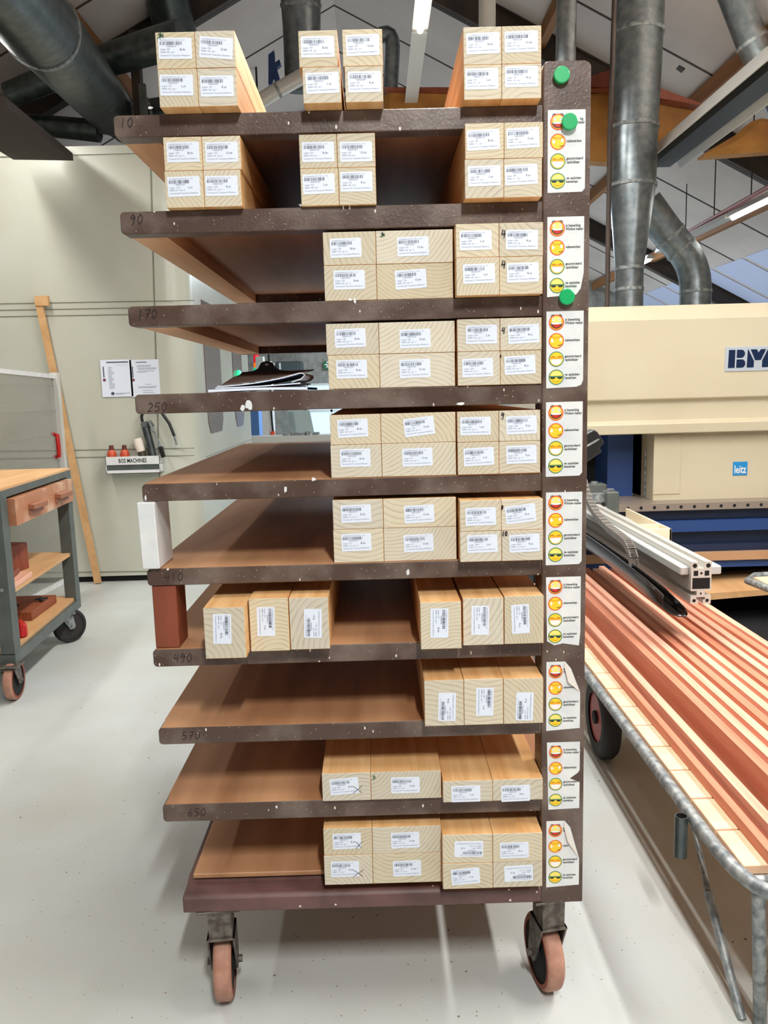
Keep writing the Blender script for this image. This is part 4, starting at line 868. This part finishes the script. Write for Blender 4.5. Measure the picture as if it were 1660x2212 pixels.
# chute
c0 = at(1478, 1330, Y=3.0); ch = MB(); pts = []
for k in range(9):
    t = k/8; pts.append((-.105+.03*math.sin(t*3.1)+.10*t, .085-.085*t if k < 8 else 0))
prof = [(-.085, .078), (-.088, .055), (-.082, .030), (-.060, .012), (-.030, .002), (0, 0), (.008, .010), (.0, .03), (-.02, .05)]
N_ = 12; vs = []; fs = []
for i in range(N_+1):
    y = 2.98+(4.85-2.98)*i/N_; rise = .018*math.sin(i/N_*3.1)
    for (a, b) in prof: vs.append((c0.x+a*(1.25 if i else 1.05), y, c0.z+b*(1.45 if i else 1.15)+rise))
m_ = len(prof)
for i in range(N_):
    for j in range(m_-1): fs.append((i*m_+j, i*m_+j+1, (i+1)*m_+j+1, (i+1)*m_+j))
o = MB().add(vs, fs).build('rubber_chute', mat('black_sheet', (38, 32, 30), .22), smooth=True, at_=(c0.x, 2.98, c0.z))
sm = o.modifiers.new('solid', 'SOLIDIFY'); sm.thickness = .004
tag(o, 'black curved plastic trough lying beside the aluminium beam on the red timbers', 'trough')
# cable chain
cc = empty('cable_chain', at(1290, 1100, Y=4.4), 'grey plastic cable chain hanging over the aluminium beam', 'cable chain')
P0 = [at(1262, 1040, Y=4.6), at(1272, 1080, Y=4.35), at(1290, 1112, Y=4.05), at(1318, 1142, Y=3.72), at(1342, 1160, Y=3.48), at(1356, 1172, Y=3.38), at(1364, 1188, Y=3.32), at(1369, 1205, Y=3.3), at(1370, 1222, Y=3.3)]
def lerp(ps, t):
    t *= len(ps)-1; i = min(int(t), len(ps)-2); return ps[i].lerp(ps[i+1], t-i)
nL = 34
for k in range(nL):
    a = lerp(P0, k/nL); b = lerp(P0, (k+.86)/nL); q = MB()
    r_ = Vector((1, 0, 0)); d = (b-a); d.normalize(); u = r_.cross(d).normalized()
    for s_ in (-1, 1): q.bar(a+r_*s_*.015, b+r_*s_*.015, .005, .028, up=u)
    q.bar(a+r_*.0+d*.003-u*.013, b-d*.003-u*.013, .026, .003, up=u); q.bar(a+d*.003+u*.013, b-d*.003+u*.013, .026, .003, up=u)
    sub(q, 'link', MT['galdull'] if False else mat('chain_grey', (112, 106, 100), .5) if k == 0 else bpy.data.materials['chain_grey'], cc)
# pale tray behind the beam
ty0 = 4.15; A = at(1452, 1142, Y=ty0); B = at(1385, 1142, Y=ty0); zt0 = at(1430, 1185, Y=ty0).z; zt1 = A.z
tr = MB(); X0_, X1_ = at(1375, 1150, Y=ty0).x, A.x
tr.box((X0_, ty0, zt0), (X1_, ty0+.012, zt1)).box((X1_-.012, ty0, zt0), (X1_, 4.9, zt1)).box((X0_, ty0, zt0), (X0_+.012, 4.9, zt1)).box((X0_, ty0, zt0), (X1_, 4.9, zt0+.01)).box((X0_, ty0+.15, zt0), (X1_, ty0+.162, zt1))
tray = tr.build('wooden_tray', mat('tray_cream', (232, 218, 190), .5), at_=(X0_, ty0, zt0), bevel=.002); tag(tray, 'long cream open tray behind the aluminium beam', 'tray')
pt0 = at(1358, 1115, Y=5.2); tag(MB().tube([(X0_+.02+.04, ty0+.35, zt0+.06), (X0_+.06, ty0+.62, zt0+.06)], .045, 20).build('plastic_roll', MT['reflector'], smooth=True), 'white cylindrical roll lying in the cream tray', 'roll')
# clamps at the back of the beam
def clampbox(x0, y0, x1, y1, Y, label, dep=.12):
    a = at(x0, y1, Y=Y); b = at(x1, y0, Y=Y); e = empty('guide_bracket', (a.x, Y, a.z), label, 'bracket', 'brackets on the feed beam')
    sub(MB().box((a.x, Y, a.z), (b.x, Y+dep, b.z)), 'bracket_body', MT['steelgrey'], e, bevel=.005)
    sub(MB().tube([((a.x+b.x)/2, Y+dep/2, b.z), ((a.x+b.x)/2, Y+dep/2, b.z+.012)], .022, 12), 'knob', MT['galdull'], e)
clampbox(1311, 1063, 1339, 1125, 4.62, 'nearer grey guide bracket clamped on the aluminium beam')
clampbox(1268, 1046, 1312, 1066, 5.0, 'farther grey guide bracket near the rack column')
a = at(1272, 1108, Y=4.65); b = at(1335, 1098, Y=4.65); tag(MB().tube([at(1264, 1108, Y=4.6), at(1311, 1098, Y=4.6)], .012, 10).build('guide_rod', MT['galdull']), 'thin steel rod joining the guide brackets', 'rod')
a = at(1268, 1086, Y=4.66); tag(MB().box((a.x, 4.66, a.z), (at(1311, 1070, Y=4.66).x, 4.70, at(1300, 1066, Y=4.66).z)).build('guide_plate', MT['galdull']), 'flat steel plate above the rod by the column', 'plate')
# tilted black control handle
e = empty('control_box', at(1285, 965, Y=3.2), 'tilted black slotted plastic hood edge beside the rack column', 'control box')
A = [at(*p, Y=3.2) for p in ((1266, 938), (1284, 928), (1291, 932), (1307, 956), (1297, 968), (1302, 976), (1266, 1000))]
sub(MB().prism([(p.x, p.z) for p in A], 'y', 3.2, 3.27), 'housing', MT['black'], e, bevel=.004, seg=2)
q_ = at(1208, 990, Y=3.24); sub(MB().tube([(q_.x, 3.24, 0), (q_.x, 3.24, q_.z)], .02, 14).bar((q_.x, 3.24, q_.z), (A[0].x+.02, 3.24, q_.z+.02), .03, .03), 'stand', MT['black'], e)
A = [at(*p, Y=3.197) for p in ((1267, 962), (1294, 947), (1296, 950), (1267, 967))]
sub(MB().prism([(p.x, p.z) for p in A], 'y', 3.195, 3.2), 'slot', MT['galdull'], e)
# ------------------------------------------------------------------ big beige machine
HY = 5.05; HX0 = at(1255, 700, Y=HY).x-.25; HX1 = at(1700, 700, Y=HY).x+1.6
Z = lambda y, Y=HY: at(1450, y, Y=Y).z
mach = empty('planing_machine', (2.3, HY+.5, 0), 'big beige woodworking machine with blue base behind the column', 'machine')
hp_ = [(HY, Z(690)), (HY+.06, Z(657)), (HY+1.1, Z(657)), (HY+1.1, Z(936)), (HY-.01, Z(936)), (HY-.015, Z(914)), (HY+.03, Z(909)), (HY+.035, Z(868)), (HY, Z(861))]
sub(MB().prism(hp_, 'x', HX0, HX1), 'hood', MT['hood'], mach, bevel=.006, seg=2)
lx = at(1413, 1000, Y=HY+.06).x
sub(MB().box((lx, HY+.06, Z(1086)), (HX1, HY+.9, Z(934))), 'lower_door', MT['hood'], mach, bevel=.004)
sub(MB().box((lx-.002, HY+.055, Z(1070)), (lx+.17, HY+.062, Z(940))), 'door_flap', MT['hood'], mach, bevel=.002)
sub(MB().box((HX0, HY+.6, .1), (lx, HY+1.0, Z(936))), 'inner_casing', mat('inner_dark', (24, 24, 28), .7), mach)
a = at(1313, 1000, Y=HY+.3).x; b = at(1368, 1000, Y=HY+.3).x
sub(MB().box((a, HY+.3, .5), (b, HY+.6, Z(936))), 'blue_post', MT['blue'], mach)
a = at(1395, 1000, Y=HY+.2).x; sub(MB().tube([(a, HY+.2, Z(1085)), (a, HY+.2, Z(975))], .006, 10), 'thin_rod', MT['galdull'], mach)
a = at(1400, 1000, Y=HY+.3).x; sub(MB().box((a, HY+.3, Z(1085)), (lx, HY+.6, Z(936))), 'wood_post', mat('post_brown', (86, 64, 50), .6), mach)
TB = HY-.1
rl = sub(MB().box((HX0, TB, Z(1103, TB)), (HX1, TB+.5, Z(1088, TB))), 'guide_rail', mat('rail_tan', (150, 136, 124), .4, .3), mach)
hm = MB()
for k in range(17): p = at(1357+k*28.8, 1099, Y=TB-.002); hm.disc((p.x, TB-.002, (Z(1103, TB)+Z(1088, TB))/2), .010, 12)
sub(hm, 'rail_hole', MT['hole'], rl)
sub(MB().box((HX0, TB+.06, Z(1126, TB)), (HX1, TB+.5, Z(1103, TB))), 'blue_channel', MT['darkblue'], mach)
sub(MB().box((HX0, TB+.02, Z(1151, TB)), (HX1, TB+.5, Z(1127, TB))), 'blue_band', MT['blue'], mach)
sub(MB().box((HX0, TB+.08, Z(1180, TB)), (HX1, TB+.5, Z(1151, TB))), 'blue_channel', MT['darkblue'], mach)
sub(MB().box((HX0, TB+.04, Z(1196, TB)), (HX1, TB+.5, Z(1180, TB))), 'blue_band', MT['darkblue'], mach)
sub(MB().box((HX0, TB-.02, Z(1212, TB)), (HX1, TB+.5, Z(1196, TB))), 'tan_ledge', mat('ledge_tan', (186, 144, 106), .6), mach)
sub(MB().box((HX0, TB+.0, Z(1228, TB)), (HX1, TB+.5, Z(1212, TB))), 'blue_band', MT['blue'], mach)
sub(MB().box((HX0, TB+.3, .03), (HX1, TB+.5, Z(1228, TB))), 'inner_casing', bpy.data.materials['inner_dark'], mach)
sub(MB().box((HX0, 4.0, .02), (HX1, TB+.3, .06)), 'floor_shade_slab', bpy.data.materials['inner_dark'], mach)  # near-black slab standing in for the shadow on the floor below the machine
for y in (1350, 1376): sub(MB().box((HX0, TB-.2, Z(y+7, TB)), (HX1, TB+.3, Z(y, TB))), 'frame_bar', MT['steelgrey'], mach)
brd = MB().prism([(at(1530, 0, Y=TB).x, Z(1276, TB)), (at(1640, 0, Y=TB).x+.6, Z(1258, TB)), (at(1640, 0, Y=TB).x+.6, Z(1250, TB)), (at(1530, 0, Y=TB).x, Z(1262, TB))], 'y', TB-.25, TB+.25)
tag(brd.build('loose_board', MT['plytop']), 'thin tan board lying low under the blue machine bed', 'board')
# maker plate: BY… letters with stencil cuts
A = at(1566, 803, Y=HY-.004); B = at(1700, 746, Y=HY-.004); pl = sub(MB().box((A.x, HY-.006, A.z), (B.x+.25, HY, B.z)), 'name_plate', mat('plate_silver', (206, 214, 222), .3, .4), mach, bevel=.002)
hh = B.z-A.z; ux = hh/55.; lt = MB(); yy = HY-.0075
def LP(pts): lt.add([(A.x+ux*a, yy, A.z+ux*b) for a, b in pts], [tuple(range(len(pts)))])
LP([(7, 8), (22, 8), (22.5, 48), (8, 48)])
LP([(26, 30)]+[(26, 48)]+[(36+8.5*math.sin(math.radians(t)), 39+9*math.cos(math.radians(t))) for t in range(0, 181, 20)])
LP([(25.5, 8)]+[(26, 26.5)]+[(38+8*math.sin(math.radians(t)), 17.2+9.2*math.cos(math.radians(t))) for t in range(0, 181, 20)])
LP([(49.5, 8), (65, 8), (65.5, 22), (52, 48), (50.5, 48)])
LP([(57, 48), (68, 24), (81, 24), (92, 48), (80, 48), (75, 41), (71, 48)])
LP([(84, 8), (99, 8), (99, 48), (96, 48), (84, 23)])
LP([(103, 8), (118, 8), (118, 48), (103, 48)])
sub(lt, 'plate_letters', mat('plate_navy', (14, 34, 66), .3), pl)
A = at(1584, 1027, Y=HY+.056); B = at(1616, 997, Y=HY+.056); s_ = sub(MB().box((A.x, HY+.056, A.z), (B.x, HY+.0585, B.z)), 'blue_sticker', mat('sticker_blue', (30, 136, 200), .4), mach)
t = MB(); put_text(t, 'leitz', 0, 0, (B.z-A.z)*.82, 0, (B.x-A.x)*.84, True); t.v = [Vector((A.x+(B.x-A.x)*.07+v.x, HY+.054, A.z+(B.z-A.z)*.17+v.z)) for v in t.v]; sub(t, 'sticker_text', MT['white'], s_)
# edge of a further round-cornered trolley, cut by the frame
e = empty('second_cart', at(1640, 1300, Y=3.6), 'second tubular cart with pale deck at the right frame edge', 'cart')
tz = at(1630, 1245, Y=3.6).z-.075; a = at(1620, 1245, Y=3.6).x+.075
sub(MB().tube([(a+.5, 3.95, tz), (a+.1, 3.92, tz), (a+.02, 3.82, tz), (a+.04, 3.68, tz), (a+.12, 3.35, tz), (a+.4, 3.2, tz)], .017, 16), 'edge_rail', MT['galdull'], e, smooth=True)
sub(MB().prism([(a+.06, 3.85), (a+.5, 3.9), (a+.5, 3.3), (a+.16, 3.4), (a+.06, 3.7)], 'z', tz-.005, tz+.01), 'deck', MT['plank'], e)
sub(MB().tube([(a+.085, 3.5, tz-.02), (a+.06, 3.45, 0)], .022, 14), 'leg', MT['galdull'], e, smooth=True)
sub(MB().box((a+.15, 3.32, .02), (a+.19, 3.36, tz+.9)), 'upright', mat('green_paint', (52, 84, 70), .5, noise=((120, 130, 124), 60, .5, .6)), e)
# ------------------------------------------------------------------ ducts and everything under the roof
def duct(pts, rpx, m_, label, name='air_duct', cat='duct', grp=None, rings=(), taper=None, n=32):
    """pts: (px, py, Y); rpx: half widths in pixels"""
    P = [at(a, b, Y=c) for a, b, c in pts]; rs = [px(r, q[2]) for r, q in zip(rpx, pts)]
    e = empty(name, P[0], label, cat, grp)
    sub(MB().tube(P, rs, n), 'duct_wall', m_, e, smooth=True)
    for t in rings:
        i = min(int(t), len(P)-2); f = t-i; c = P[i].lerp(P[i+1], f); r = rs[i]*(1-f)+rs[i+1]*f; d = (P[i+1]-P[i]).normalized()
        sub(MB().tube([c-d*.012, c+d*.012], r*1.05, n), 'duct_collar', MT['galdull'], e, smooth=True)
    return e
def curve(a, b, c, n=7):
    a, b, c = Vector(a), Vector(b), Vector(c); return [tuple(a*(1-t)**2+b*2*t*(1-t)+c*t*t) for t in [k/n for k in range(n+1)]]
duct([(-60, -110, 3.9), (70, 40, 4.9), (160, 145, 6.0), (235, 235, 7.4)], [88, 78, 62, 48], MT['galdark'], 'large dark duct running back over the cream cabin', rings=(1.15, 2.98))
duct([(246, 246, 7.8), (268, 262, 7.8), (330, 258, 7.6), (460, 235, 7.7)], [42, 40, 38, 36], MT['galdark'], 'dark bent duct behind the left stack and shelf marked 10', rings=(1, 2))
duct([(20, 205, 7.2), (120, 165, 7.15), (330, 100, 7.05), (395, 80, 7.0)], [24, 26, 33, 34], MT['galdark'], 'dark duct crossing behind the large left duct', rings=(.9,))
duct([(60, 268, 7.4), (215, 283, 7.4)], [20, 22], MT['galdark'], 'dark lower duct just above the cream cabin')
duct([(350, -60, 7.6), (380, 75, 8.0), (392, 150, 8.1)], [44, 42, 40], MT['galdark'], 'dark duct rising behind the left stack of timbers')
duct([(648, -60, 7.0), (652, 60, 7.1), (655, 200, 7.2)], [42, 38, 36], MT['gal'], 'grey duct rising behind the middle stack', rings=(.6,))
duct(curve((800, 95, 8.2), (855, 40, 8.2), (848, 120, 8.2))+[(842, 230, 8.2)], [15]*9, MT['gal'], 'slim bent pipe right of the middle stack', name='air_pipe', cat='pipe')
duct([(548, 228, 6.9), (600, 195, 6.9), (662, 160, 6.9)], [15, 15, 15], MT['alu'], 'shiny sloping pipe between the left and middle stacks', name='air_pipe', cat='pipe', rings=(1,))
duct([(1053, -60, 6.0), (1053, 90, 6.0)], [17, 17], MT['reflector'], 'pale upright pipe behind the right stack', name='air_pipe', cat='pipe')
duct([(1226, -60, 5.6), (1222, 150, 5.6), (1220, 300, 5.6)], [20, 20, 20], MT['gal'], 'upright galvanised pipe behind the top of the column', name='air_pipe', cat='pipe')
DYc = 6.2
duct([(1385, -60, DYc), (1380, 60, DYc), (1370, 300, DYc), (1367, 402, DYc), (1360, 580, DYc), (1359, 670, DYc)], [49, 49, 47, 47, 29, 29], MT['gal'], 'wide upright duct narrowing to a cone behind the column', rings=(1.05, 1.9, 3.0, 4.0, 4.5))
duct([(1395, 440, 6.9), (1440, 500, 6.9)]+curve((1470, 535, 6.9), (1506, 575, 6.9), (1503, 630, 6.9))+[(1502, 670, 6.9)], [34, 33]+[32]*9, MT['gal'], 'bent duct branching beside the cone to the machine hood', rings=(1.3, 2.2, 9.0))
duct([(1160, 60, 9.5), (1190, -20, 9.5)], [14, 14], MT['galdark'], 'dark sloping pipe right of the right stack', name='air_pipe', cat='pipe')
duct([(1575, -40, 6.0), (1625, 90, 6.0), (1700, 250, 6.0)], [30, 30, 30], MT['gal'], 'galvanised duct slanting at the top right corner', rings=(1,))
duct([(1270, 170, 9.0), (1430, 175, 9.1), (1560, 205, 9.2), (1700, 235, 9.3)], [14, 16, 17, 18], MT['galdark'], 'level dark duct behind the orange insulation')
duct([(1312, 672, 5.9), (1318, 300, 5.9), (1330, -60, 5.9)], [5, 5, 5], MT['rafter'], 'thin upright conduit left of the wide duct', name='conduit', cat='conduit')
# orange insulation wrapping beam
def poly_slab(pts, Y, dep, m_, name, label, cat, bevel=0):
    P = [at(a, b, Y=Y) for a, b in pts]; return tag(MB().prism([(p.x, p.z) for p in P], 'y', Y, Y+dep).build(name, m_, bevel=bevel), label, cat)
poly_slab([(830, 190), (1100, 195), (1320, 190), (1440, 215), (1530, 235), (1430, 345), (1320, 348), (1180, 338), (830, 250)], 6.75, .2, MT['orange'], 'insulation_wrap', 'orange wrapped beam behind the column and wide duct', 'beam', .04)
poly_slab([(1515, 335), (1600, 285), (1640, 250), (1720, 262), (1720, 320)], 6.5, .2, MT['orange'], 'insulation_roll', 'orange insulation piece at the right frame edge', 'insulation', .04)
poly_slab([(830, 188), (1180, 196), (1320, 150), (1540, 232), (1440, 214), (1320, 189)], 6.6, .12, MT['dkwood'], 'wooden_joist', 'dark red brown beam over the orange insulation', 'beam')
# radiant heater running back along the hall
def along(x, z, y0, y1, w, h, m_, name, parent): return sub(MB().box((x-w/2, y0, z-h/2), (x+w/2, y1, z+h/2)), name, m_, parent)
a = at(1645, 185, Y=5.0); ht = empty('radiant_heater', a, 'long black radiant heater with white reflector under the roof', 'heater')
sub(MB().prism([(a.x-.17, a.z-.02), (a.x-.11, a.z+.10), (a.x+.11, a.z+.10), (a.x+.17, a.z-.02), (a.x+.16, a.z-.02), (a.x+.10, a.z+.085), (a.x-.10, a.z+.085), (a.x-.16, a.z-.02)], 'y', 3.6, 6.7), 'reflector', MT['reflector'], ht)
along(a.x, a.z+.02, 3.6, 6.7, .16, .06, MT['black'], 'heater_tube', ht)
# light fittings
def fitting(x, z, y0, y1, label, lit=True):
    e = empty('strip_light', (x, y0, z), label, 'ceiling light', 'strip lights')
    sub(MB().prism([(x-.05, z), (x-.03, z+.05), (x+.03, z+.05), (x+.05, z)], 'y', y0, y1), 'fitting_body', MT['reflector'], e)
    if lit: sub(MB().tube([(x, y0+.02, z-.012), (x, y1-.02, z-.012)], .02, 12), 'lamp_tube', MT['tube'], e, smooth=True)
    return e
fitting(.335, 3.72, 3.6, 5.45, 'bright strip light between the middle and right stacks'); fitting(.335, 3.72, 5.5, 6.75, 'unlit strip light behind the bright one above the rack', False)
fitting(.335, 3.72, 6.8, 7.0, 'small warm lit lamp end behind the unlit strip light')
fitting(3.38, 3.02, 6.4, 7.9, 'bright strip light at the right frame edge'); fitting(3.38, 3.02, 7.95, 9.9, 'unlit strip light continuing behind the bright one', False); fitting(3.42, 3.02, 10.3, 11.6, 'short bright strip light between cone and bent duct')
# red sprinkler pipe with hangers
a = at(1660, 405, Y=6.9); b = at(1475, 508, Y=9.6); e = empty('sprinkler_pipe', a, 'thin red pipe beside the right strip light', 'pipe')
sub(MB().tube([a+(a-b)*.4, b], .022, 14), 'pipe_run', MT['redpipe'], e, smooth=True)
for t in (.15, .55, .95): p = a.lerp(b, t); sub(MB().tube([p, (p.x, p.y, roofz(p.x)-.02)], .006, 8), 'hanger_rod', MT['rafter'], e)
# dark steel beam low over the cabin, running back
a = at(20, 215, X=-2.55); bm2 = empty('steel_joist', (-2.3, 5, 3.4), 'dark steel beam sloping to the top of the cream cabin', 'beam')
A0 = at(-40, 190, Y=4.6); A1 = at(122, 328, Y=6.3); sub(MB().bar(A0-Vector((.1, 0, .06)), A1-Vector((.1, 0, .03)), .42, .05), 'beam_flange', mat('joist_brown', (40, 28, 20), .8), bm2); sub(MB().bar(A0+Vector((-.1, 0, .05)), A1+Vector((-.1, 0, .06)), .02, .20), 'beam_web', MT['rafter'], bm2)
# hanging post left of the stack
P = at(291, 70, Y=7.2); Q = at(294, 240, Y=7.2); e = empty('hanging_post', P, 'dark upright post between the ducts above the shelf marked 10', 'post')
sub(MB().box((P.x-.04, 7.15, Q.z-.2), (P.x+.03, 7.25, P.z)), 'post', MT['rafter'], e); a = at(305, 180, Y=7.1); sub(MB().box((a.x-.025, 7.1, Q.z-.2), (a.x+.03, 7.14, a.z)), 'grey_bracket', MT['steelgrey'], e)
# camera-like sensor on a cable
P = at(123, 55, Y=6.2); Q = at(157, 35, Y=6.2); e = empty('ceiling_spot', P, 'small dark cylinder fitting with hanging cable beside the large left duct', 'fitting')
sub(MB().tube([P, Q], .028, 14), 'cylinder', MT['black'], e); sub(MB().tube([Q, at(165, 45, Y=6.2), at(163, 70, Y=6.2), at(172, 110, Y=6.3), at(185, 140, Y=6.4)], .012, 8), 'cable', MT['rafter'], e, smooth=True)
# blue bracket between stacks
def bl(pts): P = [at(a, b, Y=7.4) for a, b in pts]; return MB().prism([(p.x, p.z) for p in P], 'y', 7.4, 7.46)
o = bl([(580, 118), (592, 108), (594, 135), (604, 128), (607, 138), (598, 146), (606, 175), (597, 182), (590, 165), (586, 182), (580, 182)]).build('blue_bracket', MT['blue']); tag(o, 'blue steel bracket hanging between the left and middle stacks', 'bracket')
P = at(560, 100, Y=9.0); 
for i, (x0, y0, x1, y1, lab) in enumerate(((1160, 20, 1250, -40, 'pale'),)): pass
poly_slab([(1345, 30), (1475, -20), (1475, 20), (1420, 60), (1420, 90)], 9.9, .1, MT['purlin'], 'wooden_joist', 'brown timber beam at the top between the ducts', 'beam')
poly_slab([(1420, 50), (1500, 95), (1465, 145), (1425, 130)], 8.9, .15, MT['rafter'], 'gusset_plate', 'dark steel plate right of the wide duct near the top', 'plate')
P = at(1470, 150, Y=7.4); Q = at(1570, 0, Y=7.4); sub_ = MB().bar(P, Q+(Q-P)*.2, .07, .06); tag(sub_.build('steel_brace', MT['rafter']), 'dark sloping roof brace at the upper right', 'brace')
